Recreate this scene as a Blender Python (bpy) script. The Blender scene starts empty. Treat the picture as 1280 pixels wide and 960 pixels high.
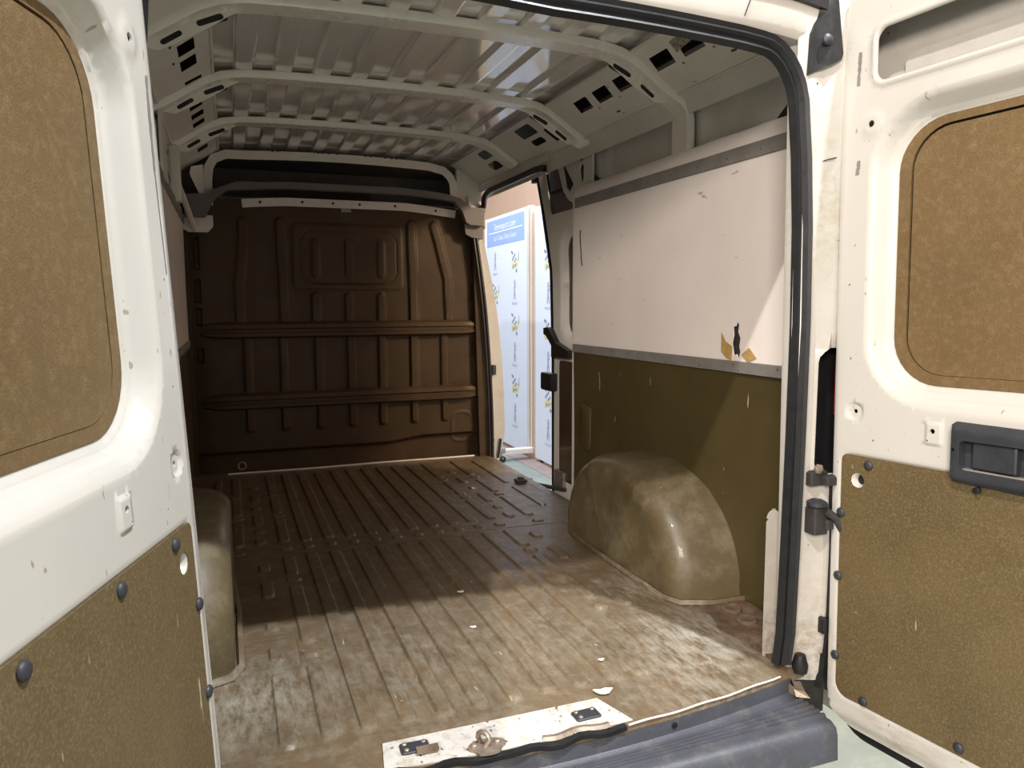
import bpy, math, random
import numpy as np
from mathutils import Vector, Matrix
from mathutils.geometry import delaunay_2d_cdt
random.seed(3); rng = np.random.default_rng(3)
SC = bpy.context.scene; COL = SC.collection
PI = math.pi
G = 0.56                      # height of the load floor above the ground
# ------------------------------------------------------------------ camera
def make_camera():
    f = 930.0
    Y = Vector(((285-640)/f, -(384-480)/f, -1)).normalized()
    X = Vector(((3100-640)/f, -(372-480)/f, -1)); X = (X - Y*X.dot(Y)).normalized()
    if X.x < 0: X = -X
    Z = X.cross(Y)
    R = Matrix((X, Y, Z))                     # rows: world axes in camera coordinates -> maps camera to world
    cd = bpy.data.cameras.new('camera'); cd.sensor_width = 36; cd.lens = f*36/1280
    cd.clip_start = .02; cd.clip_end = 200
    co = bpy.data.objects.new('camera', cd); COL.objects.link(co)
    co.matrix_world = Matrix.Translation((-0.70, -1.613, 1.0+G)) @ R.to_4x4()
    SC.camera = co
make_camera()
# ------------------------------------------------------------------ world, lamps, exposure
W = bpy.data.worlds.new('world'); SC.world = W; W.use_nodes = True
W.node_tree.nodes['Background'].inputs[0].default_value = (1.0, .91, .83, 1)
W.node_tree.nodes['Background'].inputs[1].default_value = 0.68
def area(name, loc, target, size, power, col, sy=None):
    l = bpy.data.lights.new(name, 'AREA'); l.energy = power; l.color = col; l.size = size
    if sy: l.shape = 'RECTANGLE'; l.size_y = sy
    o = bpy.data.objects.new(name, l); COL.objects.link(o); o.location = loc
    o.rotation_euler = (Vector(target)-Vector(loc)).to_track_quat('-Z', 'Y').to_euler()
area('ceiling_lamp_cool', (1.38, -2.22, 6.0+G), (0, 0, G), .13, 620, (.92, .96, 1.0))
area('ceiling_lamp_warm', (-3.2, -2.6, 6.0+G), (.6, 0, G+.8), .13, 380, (1.0, .96, .90))
area('hall_window_light', (-3.1, -4.6, 3.1), (.9, 1.0, 1.6), 1.3, 400, (1.0, .89, .81))
area('ceiling_lamp_side', (1.0, 5.2, 5.2), (2.0, 5.2, 0), .8, 330, (.80, .88, 1.0), 3.0)
area('bulkhead_fill_light', (2.9, .6, 3.2), (.5, 3.1, 1.4+G), .5, 120, (1.0, .80, .58))  # unseen lamp added to brighten the right side of the bulkhead
SC.view_settings.view_transform = 'Standard'; SC.view_settings.look = 'None'
SC.view_settings.exposure = 0.0; SC.view_settings.gamma = 1.0; SC.view_settings.use_curve_mapping = False
# ------------------------------------------------------------------ materials
def mat(name, col, rough=.5, metal=0, coat=0, var=.12, vs=6, spots=None, scr=None, bump=0, bs=80, ior=1.5, dust=None, stretch=None, spec=.5, worn=()):
    """col base colour; var soft variation; spots=(colour, threshold, scale) ; scr=(colour, threshold, (sx,sy,sz)) ; dust=(colour, amount, scale)"""
    m = bpy.data.materials.new(name); m.use_nodes = True; nt = m.node_tree; N = nt.nodes; L = nt.links
    b = N['Principled BSDF']; b.inputs['Roughness'].default_value = rough; b.inputs['Metallic'].default_value = metal
    b.inputs['IOR'].default_value = ior; b.inputs['Specular IOR Level'].default_value = spec
    b.inputs['Coat Weight'].default_value = coat; b.inputs['Coat Roughness'].default_value = .06
    tc = N.new('ShaderNodeTexCoord')
    def noise(scale, detail=5, mapping=None, rgh=.6):
        t = N.new('ShaderNodeTexNoise'); t.inputs['Scale'].default_value = scale; t.inputs['Detail'].default_value = detail
        t.inputs['Roughness'].default_value = rgh
        if mapping:
            mp = N.new('ShaderNodeMapping'); mp.inputs['Scale'].default_value = mapping; mp.inputs['Rotation'].default_value = (.2, .15, .3)
            L.new(tc.outputs['Object'], mp.inputs[0]); L.new(mp.outputs[0], t.inputs['Vector'])
        else: L.new(tc.outputs['Object'], t.inputs['Vector'])
        return t.outputs['Fac']
    def ramp(src, lo, hi, amt=1.0):
        r = N.new('ShaderNodeMapRange'); r.inputs['From Min'].default_value = lo; r.inputs['From Max'].default_value = hi
        r.inputs['To Max'].default_value = amt; L.new(src, r.inputs['Value']); return r.outputs[0]
    def mix(fac, a, c):
        x = N.new('ShaderNodeMix'); x.data_type = 'RGBA'; L.new(fac, x.inputs['Factor'])
        if isinstance(a, tuple): x.inputs['A'].default_value = (*a, 1)
        else: L.new(a, x.inputs['A'])
        x.inputs['B'].default_value = (*c, 1); return x.outputs['Result']
    n = noise(vs, 6, stretch)
    c = mix(ramp(n, .3, .7), tuple(min(1, v*(1+var)) for v in col), tuple(v*(1-var) for v in col))
    if dust: c = mix(ramp(noise(dust[2], 9, None, .75), .48, .72, dust[1]), c, dust[0])
    for (wp, wr, wc, wa) in worn:                 # scuffed patches with a ragged outline
        vm = N.new('ShaderNodeVectorMath'); vm.operation = 'DISTANCE'; L.new(tc.outputs['Object'], vm.inputs[0]); vm.inputs[1].default_value = wp
        ml = N.new('ShaderNodeMath'); ml.operation = 'MULTIPLY'; L.new(ramp(vm.outputs['Value'], wr, 0), ml.inputs[0]); L.new(ramp(noise(45, 8, (1, .30, 1), .7), .40, .72, wa*1.15), ml.inputs[1])
        c = mix(ml.outputs[0], c, wc)
    if spots: c = mix(ramp(noise(spots[2], 3), spots[1], spots[1]+.04), c, spots[0])
    if scr: c = mix(ramp(noise(1.0, 2, scr[2]), scr[1], scr[1]+.03, .8), c, scr[0])
    L.new(c, b.inputs['Base Color'])
    rr = ramp(noise(vs*2.3, 5), .25, .75); r2 = N.new('ShaderNodeMapRange'); r2.inputs['To Min'].default_value = max(.02, rough*.8); r2.inputs['To Max'].default_value = min(1, rough*1.25)
    L.new(rr, r2.inputs['Value']); L.new(r2.outputs[0], b.inputs['Roughness'])
    if bump:
        bp = N.new('ShaderNodeBump'); bp.inputs['Strength'].default_value = bump; bp.inputs['Distance'].default_value = .01
        L.new(noise(bs, 4), bp.inputs['Height']); L.new(bp.outputs[0], b.inputs['Normal'])
    return m
M = {}
M['door'] = mat('cream_door_paint', (.54, .515, .470), .22, coat=.5, var=.03, vs=3, worn=(((.825, -.30, -.10), .16, (.30, .20, .12), .75), ((.85, -.55, -.11), .2, (.33, .23, .15), .6), ((.81, -.14, .05), .14, (.36, .28, .19), .4)), spots=((.25, .17, .10), .735, 55), scr=((.27, .22, .17), .705, (12, 75, 26)))
M['body'] = mat('cream_body_paint', (.47, .447, .405), .30, coat=.3, var=.06, vs=5, dust=((.36, .31, .23), .4, 7), spots=((.16, .10, .05), .72, 40), worn=(((.79, -.06, .02), .22, (.22, .15, .09), .8), ((.835, -.07, 1.28), .30, (.28, .26, .17), .7), ((.73, -.05, .25), .25, (.40, .30, .19), .5), ((.71, .03, .03), .15, (.25, .15, .09), .8)))
M['inner'] = mat('grey_cream_primer', (.68, .65, .59), .42, var=.08, vs=4, spots=((.12, .09, .06), .74, 50), scr=((.18, .15, .11), .75, (30, 8, 20)))
M['roof'] = mat('glossy_roof_paint', (.74, .705, .66), .10, coat=1.0, var=.06, vs=3, scr=((.2, .17, .13), .76, (30, 10, 20)), ior=1.65)
M['bow'] = mat('roof_bow_paint', (.76, .725, .65), .28, coat=.3, var=.06, vs=4, spots=((.14, .1, .06), .77, 70))
M['dark'] = mat('cab_dark_trim', (.22, .20, .19), .7)
M['floor'] = mat('brown_floor_paint', (.118, .080, .043), .5, worn=(((.60, .22, 0), .26, (.42, .40, .35), 1.0), ((.66, .62, 0), .22, (.36, .33, .27), .9), ((-.70, .30, 0), .30, (.36, .34, .28), .9), ((.45, .02, 0), .3, (.38, .34, .27), .8), ((-.2, .35, 0), .55, (.29, .26, .20), .6), ((.3, .35, 0), .4, (.27, .24, .18), .5)), coat=.12, var=.22, vs=7, dust=((.25, .222, .165), .7, 14), bump=.15, bs=55, spots=((.50, .46, .38), .75, 60), scr=((.36, .33, .27), .73, (40, 9, 10)))
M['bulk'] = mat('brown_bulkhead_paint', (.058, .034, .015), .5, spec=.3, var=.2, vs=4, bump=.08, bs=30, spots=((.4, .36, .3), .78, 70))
M['lining'] = mat('brown_lining_paint', (.064, .048, .018), .40, spec=.4, var=.16, vs=3, bump=.05, bs=20, scr=((.40, .36, .26), .74, (40, 36, 7)), spots=((.45, .42, .34), .765, 45))
M['arch'] = mat('brown_arch_paint', (.105, .078, .038), .46, coat=.1, var=.2, vs=5, dust=((.30, .26, .18), .4, 8), spots=((.5, .46, .38), .75, 60), bump=.08, bs=18)
M['cover'] = mat('brown_cover_paint', (.135, .083, .031), .55, var=.10, vs=5, bump=.28, bs=260, dust=((.30, .22, .11), .35, 60), spots=((.5, .42, .28), .80, 60))
M['hard'] = mat('brown_door_board', (.108, .074, .030), .46, var=.16, vs=4, bump=.15, bs=160, dust=((.24, .195, .115), .75, 190), spots=((.55, .48, .36), .765, 55), scr=((.5, .43, .32), .735, (50, 50, 9)))
M['white'] = mat('white_hardboard', (.80, .73, .68), .40, var=.05, vs=2.2, coat=.1, scr=((.40, .34, .29), .715, (9, 9, 34)), spots=((.22, .18, .14), .77, 40))
M['alu'] = mat('dull_aluminium', (.27, .255, .235), .5, metal=.35, var=.15, vs=10, spots=((.5, .48, .45), .75, 60))
M['rubber'] = mat('black_rubber', (.010, .010, .011), .42, var=.2, vs=20)
M['plastic'] = mat('dark_grey_plastic', (.028, .030, .036), .5, var=.2, vs=12, bump=.1, bs=200, spots=((.16, .16, .16), .75, 60))
M['bumper'] = mat('bumper_plastic', (.052, .055, .068), .42, var=.2, vs=8, bump=.15, bs=300, dust=((.16, .15, .14), .45, 16), spots=((.4, .4, .4), .76, 45))
M['cap'] = mat('grey_cap_plastic', (.14, .125, .12), .55, var=.08)
M['steel'] = mat('worn_steel', (.30, .25, .20), .45, metal=.6, var=.3, vs=40, dust=((.20, .11, .06), .6, 30))
M['hole'] = mat('dark_metal_and_cavity_shade', (.03, .027, .024), .7, var=.3, vs=20)  # dark metal parts, also plates that paint shade into openings
M['sill'] = mat('chipped_white_paint', (.52, .50, .46), .35, var=.06, vs=10, dust=((.34, .27, .19), .95, 26), spots=((.12, .075, .05), .64, 60))
M['rust'] = mat('rusty_corner', (.10, .062, .036), .65, var=.4, vs=16, dust=((.26, .20, .15), .7, 14), bump=.4, bs=40)
M['foil'] = mat('crumpled_foil_tape', (.5, .47, .42), .28, metal=.9, var=.3, vs=30, bump=1.0, bs=60)
M['glassdark'] = mat('dark_brown_painted_glass', (.05, .034, .02), .2, coat=.4, var=.2)
M['raw'] = mat('torn_board_core', (.42, .27, .09), .8, var=.2, vs=40)
M['chip'] = mat('white_paint_chip', (.75, .70, .62), .6, var=.05)
M['ground'] = mat('green_grey_concrete', (.17, .205, .185), .45, var=.14, vs=3, coat=.05, dust=((.30, .33, .30), .5, 9), spots=((.12, .13, .12), .72, 14))
M['wallp'] = mat('peach_wall_paint', (.66, .47, .36), .8, var=.04, vs=2)
M['strip'] = mat('faded_red_floor_paint', (.24, .185, .17), .6, var=.15, vs=6)
M['banner'] = mat('white_display_fabric', (.72, .78, .92), .6, var=.01)
M['bblue'] = mat('blue_print', (.30, .42, .80), .6, var=.02)
M['bwhite'] = mat('white_print', (.86, .90, .95), .6, var=.0)
M['bgrey'] = mat('grey_print', (.36, .40, .52), .6, var=.02)
M['bdark'] = mat('dark_print', (.20, .22, .30), .6, var=.02)
M['byel'] = mat('yellow_print', (.76, .75, .50), .6, var=.03)
M['frame'] = mat('beige_frame', (.62, .57, .52), .5, var=.03)
M['tyre'] = mat('tyre_rubber', (.015, .015, .015), .8)
M['red'] = mat('red_lamp_plastic', (.25, .01, .01), .2, coat=.5)
# ------------------------------------------------------------------ mesh helpers
class MB:
    def __init__(s): s.v = []; s.f = []; s.m = []
    def add(s, v, f, mi=0):
        o = len(s.v); s.v += [tuple(map(float, p)) for p in v]; s.f += [tuple(int(i)+o for i in q) for q in f]; s.m += [mi]*len(f); return s
    def box(s, x0, x1, y0, y1, z0, z1, mi=0, c=0):
        if c:
            ol = rr(x0, y0, x1, y1, c, 3); n = len(ol)
            a = [(x, y, z0) for x, y in ol]+[(x, y, z1-c) for x, y in ol]
            cx, cy = (x0+x1)/2, (y0+y1)/2; kx = max(.01, 1-2*c/(x1-x0)); ky = max(.01, 1-2*c/(y1-y0))
            a += [(cx+(x-cx)*kx, cy+(y-cy)*ky, z1) for x, y in ol]
            f = [(i, (i+1) % n, n+(i+1) % n, n+i) for i in range(n)]+[(n+i, n+(i+1) % n, 2*n+(i+1) % n, 2*n+i) for i in range(n)]
            f += [tuple(range(2*n, 3*n)), tuple(reversed(range(n)))]
            return s.add(a, f, mi)
        v = [(x, y, z) for x in (x0, x1) for y in (y0, y1) for z in (z0, z1)]
        return s.add(v, [(0, 1, 3, 2), (4, 6, 7, 5), (0, 4, 5, 1), (2, 3, 7, 6), (0, 2, 6, 4), (1, 5, 7, 3)], mi)
    def mapbox(s, fm, u0, u1, v0, v1, w0, w1, mi=0, r=0, cham=0):
        """box in a local frame with rounded outline r and a chamfered front"""
        ol = rr(u0, v0, u1, v1, r, 5) if r else [(u0, v0), (u1, v0), (u1, v1), (u0, v1)]
        n = len(ol); cu, cv = (u0+u1)/2, (v0+v1)/2
        ku = 1-2*cham/abs(u1-u0); kv = 1-2*cham/abs(v1-v0)
        a = [fm(u, v, w0) for u, v in ol]+[fm(u, v, w1-cham) for u, v in ol]+[fm(cu+(u-cu)*ku, cv+(v-cv)*kv, w1) for u, v in ol]
        f = [(i, (i+1) % n, n+(i+1) % n, n+i) for i in range(n)]+[(n+i, n+(i+1) % n, 2*n+(i+1) % n, 2*n+i) for i in range(n)]
        f += [tuple(range(2*n, 3*n)), tuple(reversed(range(n)))]
        return s.add(a, f, mi)
    def sweep(s, pts, prof, N, closed=False, pclosed=True, mi=0, caps=True):
        """prof: (a along binormal, b along N). N constant vector or list"""
        pts = [Vector(p) for p in pts]; n = len(pts); k = len(prof); vs = []
        for i, p in enumerate(pts):
            a = pts[(i-1) % n] if (closed or i > 0) else p; b = pts[(i+1) % n] if (closed or i < n-1) else p
            t = (b-a).normalized(); Ni = Vector(N[i]) if isinstance(N, list) else Vector(N)
            B = t.cross(Ni).normalized(); Nn = B.cross(t).normalized()
            sc = 1.0
            if (closed or 0 < i < n-1):
                d1 = (p-a).normalized(); d2 = (b-p).normalized(); cs = math.sqrt(max(.2, (1+d1.dot(d2))/2)); sc = 1/cs
            for q in prof: vs.append(p+B*q[0]*sc+Nn*q[1])
        f = []
        for i in range(n if closed else n-1):
            for j in range(k if pclosed else k-1):
                i2 = (i+1) % n; j2 = (j+1) % k
                f.append((i*k+j, i2*k+j, i2*k+j2, i*k+j2))
        if caps and not closed and pclosed: f += [tuple(range(k)), tuple(reversed(range((n-1)*k, n*k)))]
        return s.add(vs, f, mi)
    def tube(s, pts, r, n=8, closed=False, N=None, mi=0):
        pr = [(r*math.cos(2*PI*i/n), r*math.sin(2*PI*i/n)) for i in range(n)]
        if N is None:
            d = (Vector(pts[-1])-Vector(pts[0])); N = (0, 0, 1) if abs(d.normalized().z) < .8 else (1, 0, 0)
        return s.sweep(pts, pr, N, closed, True, mi)
    def lathe(s, o, ax, prof, n=16, mi=0):
        o = Vector(o); ax = Vector(ax).normalized(); a = ax.orthogonal().normalized(); b = ax.cross(a); k = len(prof); vs = []
        for i in range(n):
            d = a*math.cos(2*PI*i/n)+b*math.sin(2*PI*i/n)
            for r, h in prof: vs.append(o+d*r+ax*h)
        f = [(i*k+j, ((i+1) % n)*k+j, ((i+1) % n)*k+j+1, i*k+j+1) for i in range(n) for j in range(k-1)]
        f += [tuple(i*k for i in reversed(range(n))), tuple(i*k+k-1 for i in range(n))]
        return s.add(vs, f, mi)
def rr(x0, y0, x1, y1, r, n=6):
    """rounded rectangle outline, counter-clockwise; r single or (bl,br,tr,tl)"""
    R = r if isinstance(r, (tuple, list)) else (r,)*4; o = []
    for (cx, cy, a0, q) in ((x0+R[0], y0+R[0], PI, R[0]), (x1-R[1], y0+R[1], 1.5*PI, R[1]), (x1-R[2], y1-R[2], 0, R[2]), (x0+R[3], y1-R[3], .5*PI, R[3])):
        for i in range(n+1):
            a = a0+.5*PI*i/n; o.append((cx+q*math.cos(a), cy+q*math.sin(a)))
    return o
def circ(x, y, r, n=14, ry=None): return [(x+r*math.cos(2*PI*i/n), y+(ry or r)*math.sin(2*PI*i/n)) for i in range(n)]
def pip(P, poly):
    x, y = P[:, 0], P[:, 1]; ins = np.zeros(len(P), bool); n = len(poly)
    for i in range(n):
        x1, y1 = poly[i]; x2, y2 = poly[(i+1) % n]
        if y1 == y2: continue
        c = ((y1 > y) != (y2 > y)) & (x < (x2-x1)*(y-y1)/(y2-y1)+x1); ins ^= c
    return ins
def resample(poly, h):
    o = []
    for i in range(len(poly)):
        a = np.array(poly[i]); b = np.array(poly[(i+1) % len(poly)]); k = max(1, int(np.linalg.norm(b-a)/h))
        for j in range(k): o.append(tuple(a+(b-a)*j/k))
    return o
def tri2d(outline, holes=(), step=None, lines=()):
    if step: outline = resample(outline, step)
    pts = []; edges = []
    for lp in [outline]+list(holes):
        o = len(pts); pts += [tuple(p) for p in lp]; edges += [(o+i, o+(i+1) % len(lp)) for i in range(len(lp))]
    for ln in lines:
        o = len(pts); pts += [tuple(p) for p in ln]; edges += [(o+i, o+i+1) for i in range(len(ln)-1)]
    if step:
        A = np.array(outline); xs = np.arange(A[:, 0].min()+step*.5, A[:, 0].max(), step); ys = np.arange(A[:, 1].min()+step*.5, A[:, 1].max(), step)
        g = np.array([(x, y) for x in xs for y in ys]); g = g[pip(g, outline)]
        for h in holes: g = g[~pip(g, h)]
        pts += [tuple(p) for p in g]
    r = delaunay_2d_cdt([Vector(p) for p in pts], edges, [], 0, 1e-7)
    V = np.array([(p.x, p.y) for p in r[0]]); F = np.array([list(t) for t in r[2]])
    cen = V[F].mean(1); k = pip(cen, outline)
    for h in holes: k &= ~pip(cen, h)
    F = F[k]
    a = V[F]; ar = (a[:, 1, 0]-a[:, 0, 0])*(a[:, 2, 1]-a[:, 0, 1])-(a[:, 1, 1]-a[:, 0, 1])*(a[:, 2, 0]-a[:, 0, 0])
    F[ar < 0] = F[ar < 0][:, ::-1]
    return V, F
def sheet(mb, outline, holes, fm, thick, step=None, lines=(), relief=None, mi=0, back=True):
    """plate from a 2-D outline with holes; fm(u,v,w) places it; w=0 front"""
    V, F = tri2d(outline, holes, step, lines); n = len(V)
    front = [fm(u, v, relief(u, v) if relief else 0) for u, v in V]
    if not thick: return mb.add(front, F, mi)
    bk = [fm(u, v, (relief(u, v) if relief else 0)-thick) for u, v in V]
    cnt = {}
    for t in F:
        for i in range(3):
            e = (t[i], t[(i+1) % 3]); cnt[e] = cnt.get(e, 0)+1
    side = [(a, n+a, n+b, b) for (a, b) in cnt if (b, a) not in cnt]
    fs = [tuple(t) for t in F]+side
    if back: fs += [tuple(n+i for i in reversed(t)) for t in F]
    return mb.add(front+bk, fs, mi)
def grid(mb, P, mi=0):
    """P array (a,b,3)"""
    a, b = P.shape[:2]; I = np.arange(a*b).reshape(a, b)
    f = np.stack([I[:-1, :-1], I[1:, :-1], I[1:, 1:], I[:-1, 1:]], -1).reshape(-1, 4)
    return mb.add(P.reshape(-1, 3), f, mi)
def build(name, mb, mats, parent=None, smooth=35, label=None, fix=True):
    me = bpy.data.meshes.new(name)
    me.from_pydata(mb.v, [], mb.f)
    mats = mats if isinstance(mats, (list, tuple)) else [mats]
    for m_ in mats: me.materials.append(M[m_])
    if len(mats) > 1: me.polygons.foreach_set('material_index', mb.m)
    if fix:
        import bmesh
        b = bmesh.new(); b.from_mesh(me); bmesh.ops.recalc_face_normals(b, faces=b.faces); b.to_mesh(me); b.free()
    if smooth:
        me.polygons.foreach_set('use_smooth', [True]*len(me.polygons)); me.set_sharp_from_angle(angle=math.radians(smooth))
    me.update()
    o = bpy.data.objects.new(name, me); COL.objects.link(o)
    if parent: o.parent = parent
    if label: o['label'] = label
    return o
def empty(name, loc, label, cat, group=None):
    o = bpy.data.objects.new(name, None); COL.objects.link(o); o.location = loc; o['label'] = label; o['category'] = cat
    if group: o['group'] = group
    return o
def ident(u, v, w): return (u, v, w)
def sm(t): t = np.clip(t, 0, 1); return t*t*(3-2*t)
def arclen(path):
    d = [0]
    for a, b in zip(path[:-1], path[1:]): d.append(d[-1]+math.dist(a, b))
    return d
def along(path, d, s):
    s = min(max(s, 0), d[-1])
    for i in range(len(d)-1):
        if s <= d[i+1]+1e-9:
            t = (s-d[i])/max(1e-9, d[i+1]-d[i]); return [path[i][k]+(path[i+1][k]-path[i][k])*t for k in range(len(path[0]))], i
    return list(path[-1]), len(d)-2
# ------------------------------------------------------------------ setting: warehouse
def structure(name, mb, m): o = build(name, mb, m, smooth=0); o['kind'] = 'structure'; return o
structure('floor', MB().box(-9, 9, -7, 12, -.1, 0), 'ground')
structure('wall_right', MB().box(3.3, 3.5, -1, 12, 0, 7), 'wallp')
structure('trim_1', MB().box(1.98, 3.3, 3.4, 12, 0, .003), 'strip')

van = empty('cargo_van', (0, 0, G), 'empty cargo van with open rear doors, brown painted load floor and bulkhead', 'van')
# ------------------------------------------------------------------ load floor (two pressed sheets)
def seg_sdf(X, Y, x0, y0, x1, y1):
    dx, dy = x1-x0, y1-y0; t = np.clip(((X-x0)*dx+(Y-y0)*dy)/(dx*dx+dy*dy+1e-12), 0, 1)
    return np.hypot(X-x0-t*dx, Y-y0-t*dy)
def box_sdf(X, Y, x0, y0, x1, y1, r):
    qx = np.abs(X-(x0+x1)/2)-(x1-x0)/2+r; qy = np.abs(Y-(y0+y1)/2)-(y1-y0)/2+r
    return np.hypot(np.maximum(qx, 0), np.maximum(qy, 0))+np.minimum(np.maximum(qx, qy), 0)-r
FEAT = []
def fb(x0, y0, x1, y1, r=.018): FEAT.append((x0, y0, x1, y1, r))
RW = .0215
for k in range(-7, 2):
    x = .230+.0935*k
    fb(x-RW, 1.60, x+RW, 2.95); fb(x-RW, .07, x+RW, 1.43); fb(x-.019, 1.50, x+.019, 1.545, .015)
for x, segs in ((.425, 1), (-.515, 1), (.615, 0), (-.70, 0)):
    for a, b in ((1.62, 2.0), (2.10, 2.42), (2.54, 2.95)): fb(x-RW, a, x+RW, b)
    for yc in (2.05, 2.48): fb(x-.027, yc-.03, x+.027, yc+.03, .028)
    fb(x-.024, 1.50, x+.024, 1.545, .015)
for x in (.425, -.515):
    fb(x-RW, 1.2, x+RW, 1.43); fb(x-.026, 1.12, x+.026, 1.17, .025); fb(x-RW, .60, x+RW, 1.08); fb(x-.026, .5, x+.026, .55, .025); fb(x-RW, .07, x+RW, .45)
for x in (.52, -.61):
    for a, b in ((1.62, 1.70), (1.78, 1.84), (1.92, 2.10), (2.2, 2.26), (2.36, 2.5), (2.62, 2.68)): fb(x-.021, a, x+.021, b)
    fb(x-.02, 1.28, x+.02, 1.36); fb(x-.02, 1.0, x+.02, 1.16); fb(x-.02, .72, x+.02, .78); fb(x-RW, .06, x+RW, .42); fb(x-.02, .5, x+.02, .6)
for x in (.745, -.79):
    fb(x-.016, 2.28, x+.016, 2.92); fb(x-.016, 1.75, x+.016, 2.18)
def floor_h(X, Y):
    h = np.zeros_like(X)
    for x0, y0, x1, y1, r in FEAT:
        m_ = (X > x0-.02) & (X < x1+.02) & (Y > y0-.02) & (Y < y1+.02)
        if m_.any():
            d = box_sdf(X[m_], Y[m_], x0, y0, x1, y1, r); h[m_] = np.maximum(h[m_], .0085*sm((.003-d)/.0065))
    d = np.abs(box_sdf(X, Y, -.70, .46, -.55, .66, .02)); h -= .003*sm((.006-d)/.006)
    d = np.abs(box_sdf(X, Y, .50, .46, .64, .66, .02)); h -= .003*sm((.006-d)/.006)
    return h
def rear_edge(x): return -.128+.14*x*x
def floor_sheet(y0, y1, rear):
    ys = np.concatenate([np.linspace(0, 1, int((y1-y0)/.0085))])*(y1-y0)+y0
    xs = np.linspace(-.93, .885, 520)
    if rear:
        X, Y = np.meshgrid(xs, ys, indexing='ij')
        t = sm((.055-Y)/(.055-y0)*1.0); Y = np.where(Y < .055, .055+(Y-.055)/(y0-.055)*(rear_edge(X)-.055), Y)
    else: X, Y = np.meshgrid(xs, ys, indexing='ij')
    Z = floor_h(X, Y)
    Z += .004*sm((.045-np.abs(Y-.03)*2)/.02)*.4 if rear else 0
    Z += .0016*np.sin(X*9+Y*3)*np.sin(Y*5)                       # the sheet is slightly dished
    P = np.stack([X, Y, Z], -1)
    if rear:
        lip = P[:, 0:1].copy(); lip[:, 0, 2] -= .03; lip[:, 0, 1] -= .004; P = np.concatenate([lip, P], 1)
    return grid(MB(), P)
build('floor_sheet', floor_sheet(-.1, 1.475, True), 'floor', van, 40, fix=False)
build('floor_sheet', floor_sheet(1.478, 3.16, False), 'floor', van, 40, fix=False)
build('floor_seam', MB().box(-.9, .86, 1.462, 1.492, -.006, .0025, c=.002), 'floor', van)
build('underbody', MB().box(-.95, .93, 0.05, 3.3, -.22, -.03).box(-.93, .90, .08, 1.7, -.03, -.012), 'hole', van, 0)
# rusty rear right corner, with two oval drain plugs
def zrust(u, v, w): return (u, v, .0065+w+.0035*math.sin(u*40)*math.sin(v*33))
co = build('rust_patch', sheet(MB(), [(.69, -.06), (.72, .0), (.89, .02), (.89, .41), (.70, .41), (.72, .33), (.68, .22), (.70, .12)], [], zrust, .004, .02), 'rust', van, 60)
for yy in (.33, .24): build('drain_plug', MB().lathe((.77+yy*.1, yy, .006), (0, 0, 1), [(.034, 0), (.034, .006), (.028, .010), (.02, .007), (.001, .007)], 20), 'rust', van, 40)
# ------------------------------------------------------------------ white sill strip with strikers
def top(u, v, w): return (u, v, .0035+w)
ol = [(.138, .0)]+[(-.41+.5475*t, .0) for t in (.8, .6, .4, .2, 0)]
lo = [(-.425+(.60)*t, rear_edge(-.425+.60*t)+.004) for t in np.linspace(0, 1, 10)]
build('sill_strip', sheet(MB(), [(-.41, 0)]+lo+[(.14, 0)], [], top, .003), 'sill', van, 0, label='white chipped sill strip')
mb = MB()
tl = np.linspace(-.42, .15, 24)
mb.sweep([(x, rear_edge(x)-.006+.004*math.sin(x*60), -.002+.004*math.sin(x*41)) for x in tl], [(-.008, -.006), (.008, -.008), (.009, .004), (-.004, .006)], (0, 0, 1))
build('torn_sill_seal', mb, 'rubber', van)
mb = MB(); mb.sweep([(x, rear_edge(x)+.012+.006*math.sin(x*50), .006) for x in np.linspace(-.06, .11, 14)], [(-.010, -.003), (.010, -.003), (.004, .004), (-.006, .003)], (0, 0, 1))
build('peeled_edge', mb, 'steel', van)
def striker(xc, yc, ang):
    ca, sa = math.cos(ang), math.sin(ang)
    def fm(u, v, w): return (xc+u*ca-v*sa, yc+u*sa+v*ca, .004+w)
    m_ = MB().mapbox(fm, -.033, .033, -.021, .021, 0, .005, r=.006, cham=.002)
    p = build('striker_plate', m_, 'plastic', van, 30, label='dark striker plate')
    for su, sv in ((-.022, .012), (.022, .012), (-.020, -.011)):
        build('screw', MB().lathe(fm(su, sv, .005), (0, 0, 1), [(.006, 0), (.006, .002), (.004, .0035), (.0005, .0035)], 10), 'steel', p)
    return fm, p
fm, sp = striker(-.345, -.045, -.05); striker(.078, -.063, .03)
build('bent_tab', MB().mapbox(lambda u, v, w: fm(u, v, w+.004+.02*max(0, u-.01)), .0, .05, -.034, -.012, 0, .006, r=.003), 'rust', sp)
m_ = MB(); xl, yl = -.19, -.098
sheet(m_, [(xl+.045*math.cos(a)*(1 if abs(math.cos(a)) > .3 else .9), yl+.024*math.sin(a)-(.01 if math.sin(a) < -.8 else 0)) for a in np.linspace(0, 2*PI, 24)[:-1]], [], lambda u, v, w: (u, v, .009+w), .006)
lp = build('latch_plate', m_, 'steel', van, 30, label='rusty latch plate with loop')
build('latch_loop', MB().tube([(xl-.008, yl-.006, .006)]+[(xl-.008+.010*math.cos(a)+.002, yl-.006+.012*(1-math.cos(a)), .022+.014*math.sin(a)) for a in np.linspace(0, PI, 7)]+[(xl-.01, yl+.018, .006)], .006, 8, N=(1, 0, 0)), 'steel', lp)
for sx in (-.03, .026): build('screw', MB().lathe((xl+sx, yl+.004, .009), (0, 0, 1), [(.008, 0), (.008, .003), (.005, .005), (.0005, .005)], 10), 'steel', lp)
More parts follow.
